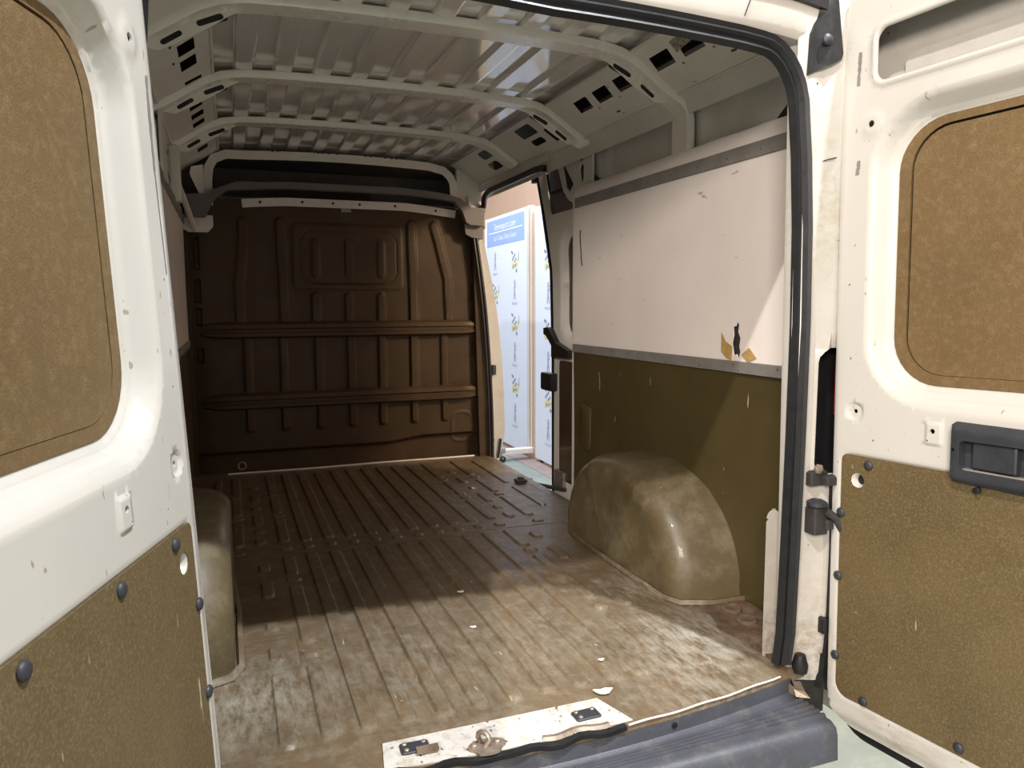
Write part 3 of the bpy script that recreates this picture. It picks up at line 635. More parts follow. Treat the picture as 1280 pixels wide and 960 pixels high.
# ------------------------------------------------------------------ rear frame
LX = ((-1, .070), (0, .070), (.4, .086), (.6, .097), (.9, .118), (1.1, .132), (1.3, .140), (1.55, .145), (2, .145))
def left_shift(z): return float(np.interp(z, [a for a, b in LX], [b for a, b in LX]))
def pillar_rear(sg):
    X = (lambda x, z=0: x) if sg > 0 else (lambda x, z=0: -x-left_shift(z))
    sec = [(.93, .13), (.905, .07), (.80, .016), (.722, .0), (.720, -.03), (.74, -.04), (.765, -.04), (.775, -.056), (.800, -.058), (.806, -.046), (.814, -.046), (.822, -.07), (.856, -.072), (.872, -.05), (.90, -.045), (.955, -.02), (.985, .02), (.995, .10)]
    d = arclen(sec)
    def off(z):                                   # opening edge bows outward in the middle and rounds in at the top
        t = max(0., z-(1.45 if sg > 0 else 1.6)); return -.010-.25*t*t+(.0-.012*((z-.95)/.9)**2)+.010
    def fm(s_, z, w):
        p, i = along(sec, d, s_); a, b = sec[i], sec[i+1]; l = math.dist(a, b); nx, ny = -(b[1]-a[1])/l, (b[0]-a[0])/l
        k = min(1., max(0., (1.0-p[0])/.2))
        return (X(p[0]-nx*w*1+off(z)*k, z), p[1]-ny*w, z)
    sa = d[8]+.002; sb = d[13]-.004
    hol = [rr(d[7]-.008, .545, sb, .885, (.03, .03, .012, .04), 4)] if sg > 0 else []
    V = MB(); sheet(V, [(0, -.04), (d[-1], -.04), (d[-1], 1.80), (0, 1.80)], hol, fm, -.004, .045, lines=[[(q, -.039), (q, 1.799)] for q in d[1:-1] if not (sg > 0 and d[7]-.03 < q < sb+.03)])
    pl = build('rear_pillar', V, 'body', van, 30)
    if sg > 0:
        build('lamp_aperture_shade', MB().box(.735, .90, .0, .02, .50, .92), 'rubber', pl, 0)  # black plate stands for the shade inside the aperture
        build('lamp_edge', MB().box(.846, .858, -.075, -.03, .70, .86), 'red', pl, 0)
        build('body_seam', MB().tube([fm(q, 1.37+.03*(q-d[6])/(d[12]-d[6]), .002) for q in np.linspace(d[6]-.01, d[12], 12)], .0016, 5), 'hole', pl, 0)
        build('body_seam', MB().tube([fm(d[11]-.004, z, .001) for z in np.linspace(.95, 1.62, 24)], .003, 5), 'rust', pl, 0)
        build('outer_edge', MB().sweep([(.835-.03*max(0, z-1.5), -.088+.03*max(0, z-1.5), z) for z in np.linspace(1.30, 1.80, 10)], [(-.016, -.01), (.016, -.01), (.016, .008), (-.01, .012)], (0, -1, 0)), 'body', pl, 40)
        # lower part: drip channel and black grommets
        build('pillar_channel', MB().sweep([(.80, -.064, .04), (.806, -.066, .16), (.806, -.066, .34), (.80, -.064, .40)], [(-.008, -.004), (.008, -.004), (.006, .008), (-.006, .008)], (0, -1, 0)), 'body', pl, 40)
        build('grommet', MB().box(.79, .806, -.085, -.06, .10, .145, c=.004), 'rubber', pl, 20)
        build('grommet', MB().box(.775, .79, -.085, -.06, .41, .47, c=.004), 'rubber', pl, 20)
        build('pillar_black_strip', MB().sweep([(.826, -.066, .54), (.826, -.072, .30), (.824, -.074, .1), (.815, -.07, -.02), (.80, -.08, -.06)], [(-.020, -.010), (.020, -.010), (.018, .010), (-.018, .010)], (0, -1, 0)), 'rubber', pl, 40)  # black strip between the lower pillar and the door
    return pl
pR = pillar_rear(1); pL = pillar_rear(-1)
# inner foot plate beside the seal
build('foot_plate', sheet(MB(), rr(.700, .0, .745, .43, (.004, .004, .03, .03), 5), [circ(.70, .40, .005, 8)], lambda u, v, w: (u-.012+.02*(v < .12)*0, .035-w-.02*(u-.69), v), .004, lines=[]), 'body', van, 20, label='white paint worn foot plate')
# header over the doors
m_ = MB(); hx = np.linspace(-.86, .84, 40)
def hz(x): return 1.692-.012*(x/.7)**2-.10*max(0, abs(x+.02)-.58)**2*4
pr = [(.06, -.01), (.0, -.012), (-.03, -.006), (-.042, .012), (-.042, .03), (-.05, .05), (-.048, .075), (-.02, .085), (0, .20), (.02, .23)]
grid(m_, np.array([[(x, a, hz(x)+b) for a, b in pr] for x in hx]))
hd = build('rear_header', m_, 'body', van, 40)
build('gutter_seal', MB().sweep([(x, -.05, hz(x)+.105) for x in hx], [(-.03, -.012), (.03, -.012), (.03, .012), (-.03, .012)], (0, -1, 0)), 'rubber', hd, 30)
build('header_seam', MB().tube([(.505, -.044, hz(.5)+.015), (.515, -.051, hz(.5)+.05), (.53, -.046, hz(.5)+.08)], .0014, 5), 'hole', hd, 0)
# door weather seal: one closed black loop
def seal_loop():
    p = []
    z0 = .012; rt = .12
    right = [(.692, z0), (.703, .10), (.709, .35), (.714, .65), (.716, .95), (.711, 1.20), (.700, 1.38), (.690, 1.47)]
    arc = [(.690-rt*1.1*(1-math.cos(a)), 1.47+(.180)*math.sin(a)) for a in np.linspace(.25, PI/2, 7)]
    topl = [(x, 1.652+.016*(1-(x/.56)**2)) for x in np.linspace(.50, 0, 9)]
    r_ = right+arc+topl
    l_ = [(-x-left_shift(z)-.012, z+(.05 if z > 1.3 else 0)*min(1, max(0, (.9-abs(x-.1))/.3)) if x > .3 else z+.05*(x/.3)) for x, z in reversed(r_[:-1])]
    bot = []
    return r_+l_
prof = [(-.028, -.010), (-.020, .010), (-.006, .004), (.002, .016), (.010, .008), (.020, .014), (.024, -.010)]
build('weather_seal', MB().sweep([(x, -.038, z) for x, z in seal_loop()], prof, (0, -1, 0)), 'rubber', van, 40)
build('seal_end', MB().lathe((.735, -.06, .012), (0, 0, 1), [(.02, -.02), (.022, 0), (.014, .03), (.001, .035)], 12), 'rubber', van)
# black hinge gaiter at the top corner
def gfm(u, v, w): return (.70+u, -.05-w-.02*u, 1.58+v)
g = build('hinge_gaiter', sheet(MB(), [(.0, .0), (.085, .04), (.09, .055), (.068, .19), (.045, .20), (.02, .135), (.004, .10)], [], gfm, .03, .02, relief=lambda u, v: .02*float(sm((u-.03)/.03))), 'rubber', van, 40)
build('gaiter_bump', MB().lathe((.742, -.074, 1.665), (-.1, -1, 0), [(.015, -.01), (.014, -.003), (.008, .002), (.0005, .003)], 14), 'plastic', g)
# ------------------------------------------------------------------ lower door hinge and check arm
h_ = build('door_hinge', MB().box(.742, .80, -.070, -.045, .515, .555, c=.006).box(.77, .832, -.098, -.070, .520, .545, c=.006), 'hole', van, 20)
build('hinge_pin', MB().lathe((.826, -.098, .500), (0, 0, 1), [(.010, 0), (.012, .004), (.012, .07), (.007, .075), (.0005, .075)], 12), 'steel', h_)
build('hinge_bolt', MB().lathe((.762, -.070, .562), (0, -1, 0), [(.014, 0), (.014, .006), (.009, .009), (.0005, .009)], 6), 'steel', h_)
h_ = build('door_check', MB().box(.742, .79, -.088, -.045, .385, .462, c=.008).box(.775, .80, -.098, -.06, .40, .425, c=.006), 'hole', van, 20)
build('check_arm', MB().tube([(.775, -.09, .45), (.80, -.105, .43), (.815, -.118, .39), (.84, -.14, .36)], .011, 8), 'hole', h_)
build('check_cap', MB().lathe((.762, -.07, .462), (0, 0, 1), [(.026, 0), (.026, .01), (.016, .016), (.012, .012), (.0005, .012)], 16), 'plastic', h_)
# ------------------------------------------------------------------ rear doors
def door_frame(E, d, v, n):
    E = Vector(E); d = Vector(d).normalized(); v = Vector(v); v = (v-d*v.dot(d)).normalized(); n = Vector(n).normalized()
    return lambda u, h, w: tuple(E+d*u+v*h+n*w)
FR = door_frame((.80, -.09, 0), (.12, -.993, .016), (-.002, .016, 1), (-.993, -.12, 0))
FL = door_frame((-.745, -.129, 0), (-.296, -.955, -.002), (-.045, .012, 1), (.955, -.296, .046))
def sd1(u, v, x0, y0, x1, y1, r):
    qx = abs(u-(x0+x1)/2)-(x1-x0)/2+r; qy = abs(v-(y0+y1)/2)-(y1-y0)/2+r
    return math.hypot(max(qx, 0), max(qy, 0))+min(max(qx, qy), 0)-r
REC = .046
def smf(t): t = min(1., max(0., t)); return t*t*(3-2*t)
WIN = (.138, .802, .715, 1.432, .115)
def rear_door(F, label, right):
    def rel(u, v):
        d = sd1(u, v, *WIN); w = -REC*(1-smf((d-.002)/.052))
        w += .0035*smf(1-abs(d-.011)/.005)
        d2 = abs(sd1(u, v, .092, 1.533, .72, 1.672, .03)); w += .006*smf((.012-d2)/.010)-.0
        w += .006*smf((.022-abs(math.hypot(u-.090, v-1.443)-.012))/.012)*.6
        r1 = math.hypot(u-.064, v-.724); w -= .005*smf((.0245-r1)/.003)
        r2 = sd1(u, v, .258, .668, .298, .722, .006); w += .005*smf((.0015-r2)/.0035)
        r3 = sd1(u, v, .030, -.052, .775, .612, .03); w -= .004*smf((.002-r3)/.004)
        w -= .02*smf((v-.62)/.1)*smf((.80-v)/.1)*0
        w -= .005*smf((.010-u)/.010)+.012*smf((-.10-v)/.03)
        return w
    outl = rr(.0, -.132, .80, 1.795, (.085, .06, .06, .085), 8)
    if not right: outl = [(u-(.014*max(0, min(1, (.75-v)/.7)) if u < .1 else 0), v) for u, v in outl]
    hw = rr(WIN[0]-.001, WIN[1]-.001, WIN[2]+.001, WIN[3]+.001, WIN[4], 8)
    hu = rr(.100, 1.541, .712, 1.664, .026, 6)
    holes = [hw, hu, circ(.080, .545, .0225, 16), circ(.064, .724, .006, 10), circ(.090, 1.443, .0085, 12), circ(.278, .700, .006, 10)]
    holes += [circ(u_, v_, .003, 6) for u_, v_ in ((.048, .86), (.038, 1.05), (.12, .655), (.265, .676))]
    nlines = [rr(WIN[0]-e, WIN[1]-e, WIN[2]+e, WIN[3]+e, WIN[4]+e, 10) for e in (.006, .011, .016, .026, .040, .054)]
    nlines += [circ(.064, .724, .0215, 20), circ(.064, .724, .0245, 20), circ(.090, 1.443, .014, 16), circ(.090, 1.443, .023, 18), rr(.2565, .6665, .2995, .7235, .006, 3), rr(.260, .670, .296, .720, .005, 3), rr(.031, -.051, .774, .611, .03, 6), rr(.026, -.056, .779, .616, .034, 6)]+[rr(.092-e, 1.533-e, .72+e, 1.672+e, .03+e, 6) for e in (-.003, .003, .011)]
    nlines = [l+[l[0]] for l in nlines]
    m_ = MB(); sheet(m_, outl, holes, F, .004, .0125, relief=rel, lines=nlines)
    dr = build('rear_door', m_, 'door', van, 60, label=label)
    # outer skin, edge flange and bottom seal
    o_ = MB(); sheet(o_, rr(-.01, -.175, .805, 1.82, (.09, .03, .05, .09), 8), [], lambda u, v, w: F(u, v, w-.085), .003, .12)
    # rim closing the door between inner and outer skins
    rim = outl; n = len(rim); vs = [F(u, v, rel(u, v)-.004) for u, v in rim]+[F(u, v, -.085) for u, v in rim]
    o_.add(vs, [(i, (i+1) % n, n+(i+1) % n, n+i) for i in range(n)])
    build('outer_skin', o_, 'body', dr, 60)
    sl = [(u*1.0, v) for u, v in rr(.024, -.150, .80, 1.79, (.088, .05, .05, .08), 8)]
    build('door_seal', MB().sweep([F(u, v, -.035) for u, v in sl], [(-.012, -.010), (.012, -.010), (.010, .010), (-.010, .010)], F(0, 0, 1) and tuple(Vector(F(0, 0, 1))-Vector(F(0, 0, 0))), True), 'rubber', dr, 40)
    # covered window: border and raised centre board with a dark gap
    bo = rr(WIN[0], WIN[1], WIN[2], WIN[3], WIN[4], 8); q = .031 if right else .030
    ig = rr(WIN[0]+q, WIN[1]+q*.8, WIN[2]-q, WIN[3]-q*.6, WIN[4]-.02, 8)
    ic = rr(WIN[0]+q+.0065, WIN[1]+q*.8+.001, WIN[2]-q-.0065, WIN[3]-q*.6-.0065, WIN[4]-.024, 8)
    build('window_border', sheet(MB(), bo, [ig], lambda u, v, w: F(u, v, w-REC+.002), .006, .03), 'cover', dr, 30)
    build('window_board', sheet(MB(), ic, [], lambda u, v, w: F(u, v, w-REC+.003), .008, .03), 'cover', dr, 30)
    build('window_backing', sheet(MB(), bo, [], lambda u, v, w: F(u, v, w-REC-.012), .003), 'hole', dr, 0)
    # lower hardboard panel
    holes = [circ(.080, .545, .020, 16)]
    build('lower_board', sheet(MB(), rr(.031, -.050, .774, .610, (.035, .03, .02, .018), 6), holes, lambda u, v, w: F(u, v, w+.001), .004, .04, relief=lambda u, v: .003*math.sin(u*6)*math.sin(v*5)), 'hard', dr, 30)
    build('hole_collar', MB().lathe(F(.080, .545, -.02), tuple(Vector(F(0, 0, 1))-Vector(F(0, 0, 0))), [(.021, -.02), (.021, .018), (.019, .020), (.017, .018), (.012, .004), (.011, -.002), (.0005, -.002)], 20), 'door', dr, 40)
    build('collar_hole_shade', MB().lathe(F(.083, .546, -.016), tuple(Vector(F(0, 0, 1))-Vector(F(0, 0, 0))), [(.0125, -.02), (.0125, .002), (.0005, .002)], 14), 'rubber', dr, 0)  # black disc painted as the shaded inside of the collar
    # the cavity behind the upper opening
    build('inner_brace', sheet(MB(), rr(.125, 1.50, .70, 1.61, .03, 6), [], lambda u, v, w: F(u, v, w-.07), .003), 'body', dr, 0)
    nv = tuple(Vector(F(0, 0, 1))-Vector(F(0, 0, 0)))
    for (u_, v_) in ((.112, .590), (.034, .451), (.030, .277), (.028, .055), (.117, -.036), (.369, -.030), (.317, .590), (.56, .59), (.60, -.030), (.74, .45), (.74, .2)):
        if right and abs(u_-.317) < .01: continue
        build('rubber_clip', MB().lathe(F(u_, v_, .002), nv, [(.0125, 0), (.0125, .002), (.0105, .005), (.006, .007), (.0005, .0075)], 16), 'plastic', dr, 50)
    # bare-metal scuffs beside the hinge edge
    return dr
dR = rear_door(FR, 'right rear door with black inner handle', True)
dL = rear_door(FL, 'left rear door without a handle', False)
def scuff(F, dr, u0, v0, u1, v1, w_):
    n = 14; pts = []
    for i in range(n+1):
        t = i/n; pts.append((u0+(u1-u0)*t-w_*(.5+.5*random.random()), v0+(v1-v0)*t))
    for i in range(n, -1, -1):
        t = i/n; pts.append((u0+(u1-u0)*t+w_*(.5+.5*random.random()), v0+(v1-v0)*t))
    if v1 < v0: pts = pts[::-1]
    pts = [(a, b) for a, b in pts]
    build('paint_scuff', sheet(MB(), pts, [], lambda u, v, w: F(u, v, w+.0012-(.005*smf((.010-u)/.010))), .0006), 'alu', dr, 0)
scuff(FR, dR, .048, 1.545, .052, 1.625, .006); scuff(FR, dR, .052, 1.325, .056, 1.36, .006)
scuff(FL, dL, .034, 1.24, .030, 1.40, .0055); scuff(FL, dL, .026, 1.06, .034, 1.24, .002)
# inner handle of the right door
nv = tuple(Vector(FR(0, 0, 1))-Vector(FR(0, 0, 0)))
m_ = MB()
ho = [(.325, .625), (.332, .603), (.352, .592), (.50, .588), (.535, .594), (.548, .612), (.548, .718), (.540, .728), (.334, .730), (.324, .722)]
hi = rr(.356, .625, .512, .692, .010, 4)
def hrel(u, v):
    d = -sd1(u, v, .324, .59, .548, .73, .012); return .022*smf(d/.014)+.006
sheet(m_, ho, [hi, circ(.341, .668, .0045, 8)], FR, .03, .008, relief=hrel)
hb = build('door_handle', m_, 'plastic', dR, 40, label='black plastic handle surround')
build('handle_pocket', MB().mapbox(FR, .350, .518, .618, .698, -.01, .004), 'plastic', dR, 0)
build('handle_lever', MB().mapbox(lambda u, v, w: FR(u, v, w+.03*(u-.38)), .380, .474, .632, .690, .004, .021, r=.004, cham=.003), 'plastic', dR, 20, label='dark lever inside the handle')
build('handle_lip', MB().mapbox(FR, .352, .516, .617, .628, .0, .020, r=.003, cham=.002), 'alu', dR, 20)
build('handle_peg', MB().lathe(FR(.39, .583, .008), nv, [(.008, 0), (.008, .006), (.0005, .008)], 10), 'rubber', dR)
# ------------------------------------------------------------------ side door opening
# front jamb (faces the camera), curved with the body side
def jx(z): return .945-.028*(z/.8)**2*(1 if z < .8 else 1)-.02*max(0, z-1.0)
jz = np.linspace(-.04, 1.70, 26)
def jw(z): return .075*math.sin(min(1, max(0, (1.72-z)/1.2))*PI/2)*(1-.55*smf((.16-z)/.2))
P = np.array([[(jx(z)-.04, 3.04, z), (jx(z)-.02, 3.055, z), (jx(z), 3.06, z), (jx(z)+jw(z), 3.06, z), (jx(z)+jw(z)+.004, 3.09, z)] for z in jz])
fj = build('front_door_jamb', grid(MB(), P), 'body', van, 40)
build('latch_striker', MB().box(.922, .95, 3.03, 3.062, .545, .61, c=.004), 'plastic', fj, 20)
build('jamb_plug', MB().lathe((.93, 3.058, .10), (0, -1, 0), [(.014, 0), (.012, .003), (.0005, .003)], 10).lathe((.925, 3.058, .05), (0, -1, 0), [(.016, 0), (.014, .003), (.0005, .003)], 10), 'hole', fj, 30)
build('jamb_rubber', MB().sweep([(.985, 3.05, .11), (.978, 3.05, .05), (.965, 3.05, -.02)], [(-.006, -.006), (.006, -.006), (.006, .006), (-.006, .006)], (0, -1, 0)), 'rubber', fj, 0)
build('jamb_catch', MB().box(.868, .885, 3.03, 3.06, 1.50, 1.56, c=.003), 'steel', fj, 20)
# black seal round the opening
ft = [(jx(z)-.030, 3.035, z) for z in np.linspace(-.03, 1.58, 20)]
crn = [(.868, 3.03, 1.64), (.862, 3.0, 1.685), (.858, 2.94, 1.708)]
tpp = [(.857, y, 1.718) for y in np.linspace(2.85, 2.12, 8)]
rrn = [(.860, 2.06, 1.715), (.864, 2.02, 1.708)]
NN = [(-.25, -1, 0)]*len(ft)+[(-.5, -.8, -.2), (-.8, -.5, -.3), (-1, -.3, -.3)]+[(-1, 0, -.2)]*len(tpp+rrn)
build('side_opening_seal', MB().sweep(ft+crn+tpp+rrn, [(-.016, -.012), (.016, -.012), (.016, .006), (.006, .012), (-.006, .006), (-.014, .010)], NN), 'rubber', van, 40)
build('seal_highlight', MB().tube([(.849, y, 1.735) for y in np.linspace(2.95, 2.08, 10)], .004, 6), 'inner', van)
# rail above the opening with slots
hol = [rr(2.74, 1.752, 2.98, 1.772, .006, 2), rr(2.30, 1.775, 2.325, 1.80, .004, 2), rr(2.54, 1.765, 2.56, 1.79, .004, 2), circ(3.02, 1.775, .01, 8), rr(1.98, 1.765, 2.06, 1.80, .012, 3)]+[circ(2.36+.035*i, 1.782, .005, 6) for i in range(3)]
build('side_door_rail', sheet(MB(), [(1.95, 1.735), (3.08, 1.728), (3.08, 1.80), (1.95, 1.82)], hol, lambda y, z, w: (.850-.15*(z-1.73)-w, y, z), .004), 'inner', van, 0)
build('front_corner_post', MB().add([(.70, 3.06, 1.62), (.86, 3.05, 1.62), (.86, 3.05, 1.80), (.70, 3.06, 1.90), (.70, 3.10, 1.62), (.88, 3.10, 1.62), (.86, 3.10, 1.80), (.70, 3.10, 1.90)], [(0, 1, 2, 3), (4, 7, 6, 5), (0, 4, 5, 1), (1, 5, 6, 2), (2, 6, 7, 3), (3, 7, 4, 0)]), 'inner', van, 0)
# sill and rear jamb of the side opening
build('side_sill', MB().sweep([(.885, 1.74, -.012), (.885, 3.06, -.012)], [(-.03, -.02), (.03, -.02), (.03, .006), (.0, .014), (-.03, .012)], (0, 0, 1)), 'floor', van, 30)
build('rear_door_jamb', MB().box(.905, 1.0, 1.735, 1.765, -.1, 1.55), 'inner', van, 0)
build('floor_latch', MB().box(.785, .845, 2.22, 2.28, .004, .022, c=.004).box(.80, .83, 2.235, 2.265, .02, .034, c=.004), 'hole', van, 20, label='small dark latch on floor edge')
# ------------------------------------------------------------------ sliding door, pushed back along the side
def sdx(z): return 1.015-.10*max(0., z-1.15)**1.4
def S(y, z, w): return (sdx(z)-w, y, z)
m_ = MB()
ol = [(1.10, -.10), (2.225, -.10), (2.235, .0), (2.235, .70), (2.26, 1.2), (2.33, 1.60), (2.36, 1.74), (2.33, 1.80), (2.24, 1.82), (1.10, 1.82)]
hu = rr(1.90, 1.50, 2.255, 1.745, .02, 4); hu = [(y-.03*(1.745-z)/.245*(1 if y > 2 else 0), z) for y, z in hu]
def srel(y, z):
    d = sd1(y, z, 1.30, .83, 2.10, 1.38, .10); w = -.03*(1-smf((d-.005)/.03))
    d2 = abs(sd1(y, z, 1.85, 1.46, 2.29, 1.785, .05)); w += .006*smf((.012-d2)/.01); return w
winh = rr(1.30, .83, 2.10, 1.38, .10, 6)
sheet(m_, ol, [hu, winh], S, .004, .03, relief=srel)
sd = build('sliding_door', m_, 'inner', van, 50, label='opened sliding side door, inner face')
build('sliding_outer_skin', sheet(MB(), [(1.08, -.12), (2.26, -.12), (2.27, .70), (2.29, 1.2), (2.36, 1.60), (2.39, 1.76), (2.34, 1.84), (1.08, 1.85)], [], lambda y, z, w: S(y, z, w-.07), .003, .10), 'body', sd, 60)
eg = [(2.235, -.10), (2.24, .0), (2.245, .70), (2.27, 1.2), (2.34, 1.60), (2.368, 1.74)]
build('sliding_door_seal', MB().sweep([S(y+.012, z, -.035) for y, z in eg], [(-.016, -.036), (.010, -.036), (.012, .034), (-.012, .036)], (-1, 0, 0)), 'rubber', sd, 30)
build('sliding_window_cover', sheet(MB(), winh, [], lambda y, z, w: S(y, z, w-.03), .005, .05), 'glassdark', sd, 30)
build('sliding_lower_board', sheet(MB(), rr(1.3, .03, 2.15, .70, .02, 4), [], lambda y, z, w: S(y, z, w+.006), .005, .08), 'glassdark', sd, 30)
build('sliding_latch', sheet(MB(), [(1.98, .72), (2.20, .715), (2.20, .78), (2.27, .83), (2.31, .84), (2.31, .875), (2.25, .88), (2.22, .86), (2.15, .80), (1.98, .76)], [], lambda y, z, w: S(y, z, w+.035), .03), 'rubber', sd, 20)
build('sliding_latch_box', MB().mapbox(S, 2.19, 2.34, .52, .62, .0, .04, r=.01, cham=.004), 'rubber', sd, 20)
build('upper_cavity_bar', MB().box(.988, .996, 1.9, 2.24, 1.612, 1.624), 'hole', sd, 0)
build('upper_cavity_shade', MB().box(1.004, 1.008, 1.85, 2.27, 1.47, 1.75), 'cap', sd, 0)  # grey plate added to darken the cavity as if shaded
build('roller_arm', MB().tube([(1.0, 2.05, -.012), (.985, 2.2, -.03), (.97, 2.36, -.05), (.96, 2.46, -.055)], .012, 6), 'hole', sd)
build('roller_arm_plate', MB().mapbox(S, 2.07, 2.19, -.02, .08, .0, .02, r=.008, cham=.003), 'steel', sd)
build('arm_roller', MB().lathe((.955, 2.46, -.075), (0, 0, 1), [(.018, 0), (.018, .04), (.0005, .04)], 12), 'hole', sd)
build('upper_roller', MB().lathe((.975, 2.42, 1.755), (-1, 0, 0), [(.022, -.02), (.022, .01), (.015, .016), (.0005, .016)], 14).box(.96, .985, 2.385, 2.44, 1.70, 1.78, c=.004), 'hole', sd, 30)
build('upper_guide', MB().box(.93, .96, 1.95, 2.40, 1.79, 1.815, c=.004), 'frame', sd, 20)
# wheels under the van
for (x, y) in ((-.86, .95), (.83, .95), (-.86, 4.2), (.83, 4.2)):
    build('wheel', MB().lathe((x, y, .345-G), (1, 0, 0), [(.19, -.09), (.31, -.10), (.34, -.085), (.345, 0), (.34, .085), (.31, .10), (.19, .09), (.17, .04), (.02, .05)], 40), 'tyre', van, 30)
# ------------------------------------------------------------------ loose chips of paint on the load floor
def chip(name, x, y, r, label, group=None):
    m_ = MB(); pts = [(r*(1+.35*math.sin(i*2.1+x*9))*math.cos(2*PI*i/8)*1.4, r*(1+.3*math.cos(i*1.7))*math.sin(2*PI*i/8)) for i in range(8)]
    sheet(m_, pts, [], lambda u, v, w: (u, v, .004+w+.25*abs(u)*0.5), .0025)
    o = build(name, m_, 'chip', None, 0); o.location = (x, y, G+.004+float(floor_h(np.array([x]), np.array([y]))[0])); o['label'] = label; o['category'] = 'paint chip'; o['group'] = 'loose chips of white paint on the van floor'
chip('paint_chip', .165, .018, .016, 'largest white paint chip, on the rear floor edge beside the white sill strip')
chip('paint_chip', .235, .16, .006, 'small white paint chip on floor rib nearest the big chip')
chip('paint_chip', -.03, .50, .006, 'small white paint chip between middle ribs of the lit floor')
chip('paint_chip', .02, .80, .007, 'small white paint chip at the shadow edge on the floor')
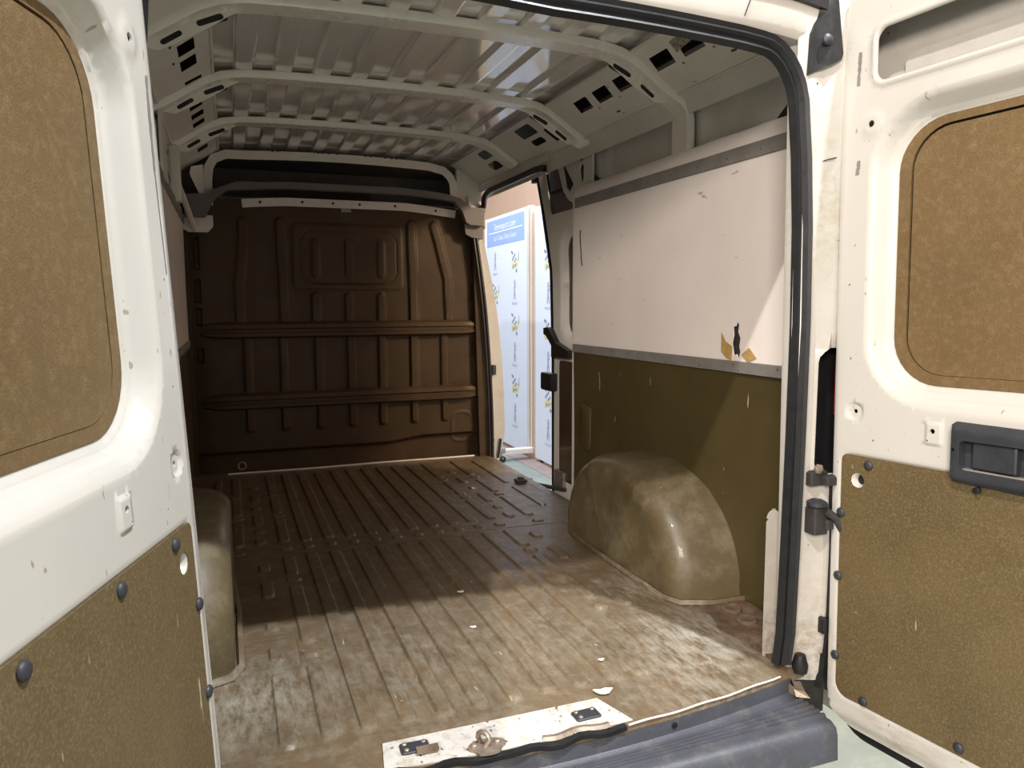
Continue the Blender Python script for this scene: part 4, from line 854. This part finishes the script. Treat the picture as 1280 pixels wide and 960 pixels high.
# ------------------------------------------------------------------ display walls beyond the side door
def text_mesh(txt, size, fm, m_, mi, shear=0, align='CENTER'):
    cu = bpy.data.curves.new('lettering', 'FONT'); cu.body = txt; cu.size = size; cu.align_x = align; cu.extrude = 0; cu.shear = shear; cu.resolution_u = 2
    ob = bpy.data.objects.new('lettering', cu); COL.objects.link(ob); bpy.context.view_layer.update()
    me = bpy.data.meshes.new_from_object(ob.evaluated_get(bpy.context.evaluated_depsgraph_get()))
    m_.add([fm(v.co.x, v.co.y, 0) for v in me.vertices], [tuple(p.vertices) for p in me.polygons], mi)
    bpy.data.objects.remove(ob); bpy.data.meshes.remove(me); bpy.data.curves.remove(cu)
BX = 2.15
def display(y0, y1, ztop, label, header, foot):
    e = empty('display_wall', (BX+.03, (y0+y1)/2, 0), label, 'display', 'printed display walls by the peach wall')
    ox, oy = -(BX+.03), -(y0+y1)/2
    def fm(u, v, w): return (BX-w+ox, y1-u+oy, v)                  # u runs from the far end towards the camera
    wd = y1-y0; zb = .035
    build('printed_panel', MB().mapbox(fm, 0, wd, zb, ztop, -.04, 0), 'banner', e, 0)
    build('edge_profile', MB().mapbox(fm, wd-.0, wd+.035, zb, ztop+.005, -.05, .004, cham=.003), 'frame', e, 20)
    build('edge_profile', MB().mapbox(fm, -.035, 0, zb, ztop+.005, -.05, .004, cham=.003), 'frame', e, 20)
    if header:
        h = build('printed_header', MB().mapbox(fm, .06, wd-.075, 2.235, 2.52, .0005, .002), 'bblue', e, 0)
        hc = (wd-.015)/2
        m_ = MB(); text_mesh('Semexport.com', .105, lambda x, y, w: fm(hc+x, 2.405+y, .003), m_, 0)
        m_.mapbox(fm, .12, wd-.13, 2.375, 2.385, .002, .003)
        text_mesh('Las Casas, Santa Juana', .078, lambda x, y, w: fm(hc+x, 2.29+y, .003), m_, 0)
        build('header_lettering', m_, 'bwhite', h, 0)
    def lion(u, v):
        m_ = MB(); pts = [(-.03, -.10), (-.012, -.10), (-.004, -.05), (.012, -.06), (.02, -.10), (.038, -.10), (.03, -.04), (.018, -.01), (.02, .02), (.04, .03), (.04, .042), (.015, .04), (.022, .06), (.04, .065), (.038, .076), (.016, .075), (.02, .095), (.008, .11), (-.012, .105), (-.02, .085), (-.016, .05), (-.024, .02), (-.018, -.02), (-.035, -.055)]
        sheet(m_, [(a*.9, b) for a, b in pts], [], lambda a, b, w: fm(u+a, v+b+.04, .0015+w), .001)
        text_mesh('PEUGEOT', .036, lambda x, y, w: fm(u+x, v-.115+y, .002), m_, 0)
        build('lion_logo', m_, 'bgrey', e, 0)
    def flag(u, v):
        m_ = MB()
        for i in range(4):
            for j in range(3):
                if (i+j) % 2 == 0:
                    cx, cy = -.07+.032*i, .02+.034*j+.012*i*(-1)
                    m_.mapbox(lambda a, b, w: fm(u+a, v+b, w), cx, cx+.026, cy, cy+.026, .001, .002, 1)
        m_.mapbox(lambda a, b, w: fm(u+a, v+b, w), -.095, -.075, .10, .125, .001, .002, 1)
        sheet(m_, [(-.10, -.075), (.09, -.055), (.12, .02), (.11, .05), (.02, .02), (-.09, .0)], [], lambda a, b, w: fm(u+a, v+b, .001+w), .0008, mi=2)
        text_mesh('Sport', .062, lambda x, y, w: fm(u+x, v-.05+y+.1*x, .0026), m_, 1, .25)
        m_.mapbox(lambda a, b, w: fm(u+a, v+b, w), .04, .075, -.105, -.075, .001, .002, 1)
        sheet(m_, [(.10, .0), (.12, .02), (.135, .10), (.12, .11)], [], lambda a, b, w: fm(u+a, v+b, .001+w), .0008, mi=0)
        build('flag_logo', m_, ['bgrey', 'bdark', 'byel'], e, 0)
    cA, cB = wd-1.02, wd-.36
    for i in range(7):
        v = 2.02-.33*i if header else 2.30-.33*i
        if v < .15: continue
        (lion if i % 2 == 0 else flag)(cA+.05, v); (flag if i % 2 == 0 else lion)(cB, v)
    if foot:
        uf = wd+.10
        build('post', MB().mapbox(fm, uf-.03, uf+.005, .06, ztop, -.04, .0, cham=.004), 'frame', e, 20)
        ft_ = build('foot', MB().mapbox(fm, uf-.06, uf+.04, .07, .115, -.02, .36, cham=.006), 'frame', e, 20)
        for du in (-.07, .08):
            build('castor', MB().lathe(fm(uf+du-.012, .032, .34), (0, 1, 0), [(.012, -.014), (.032, -.013), (.032, .013), (.012, .014)], 16), 'rubber', ft_, 40)
            build('castor_fork', MB().tube([fm(uf+du, .035, .34), fm(uf+du*.8, .075, .345), fm(uf, .095, .345)], .009, 6), 'steel', ft_)
        build('foot_cap', MB().mapbox(fm, uf-.045, uf+.05, .09, .14, .30, .38, r=.006, cham=.006), 'alu', ft_, 20)
    else:
        for du in (.1, wd-.1): build('castor', MB().lathe(fm(du, .02, -.02), (0, 1, 0), [(.008, -.012), (.020, -.012), (.020, .012), (.008, .012)], 12), 'rubber', e, 40)
    return e
display(5.45, 6.75, 2.555, 'pale blue display wall with a blue lettered header, standing beyond the side door', True, True)
display(3.95, 5.22, 2.52, 'pale blue display wall without header, half hidden behind the sliding door', False, False)
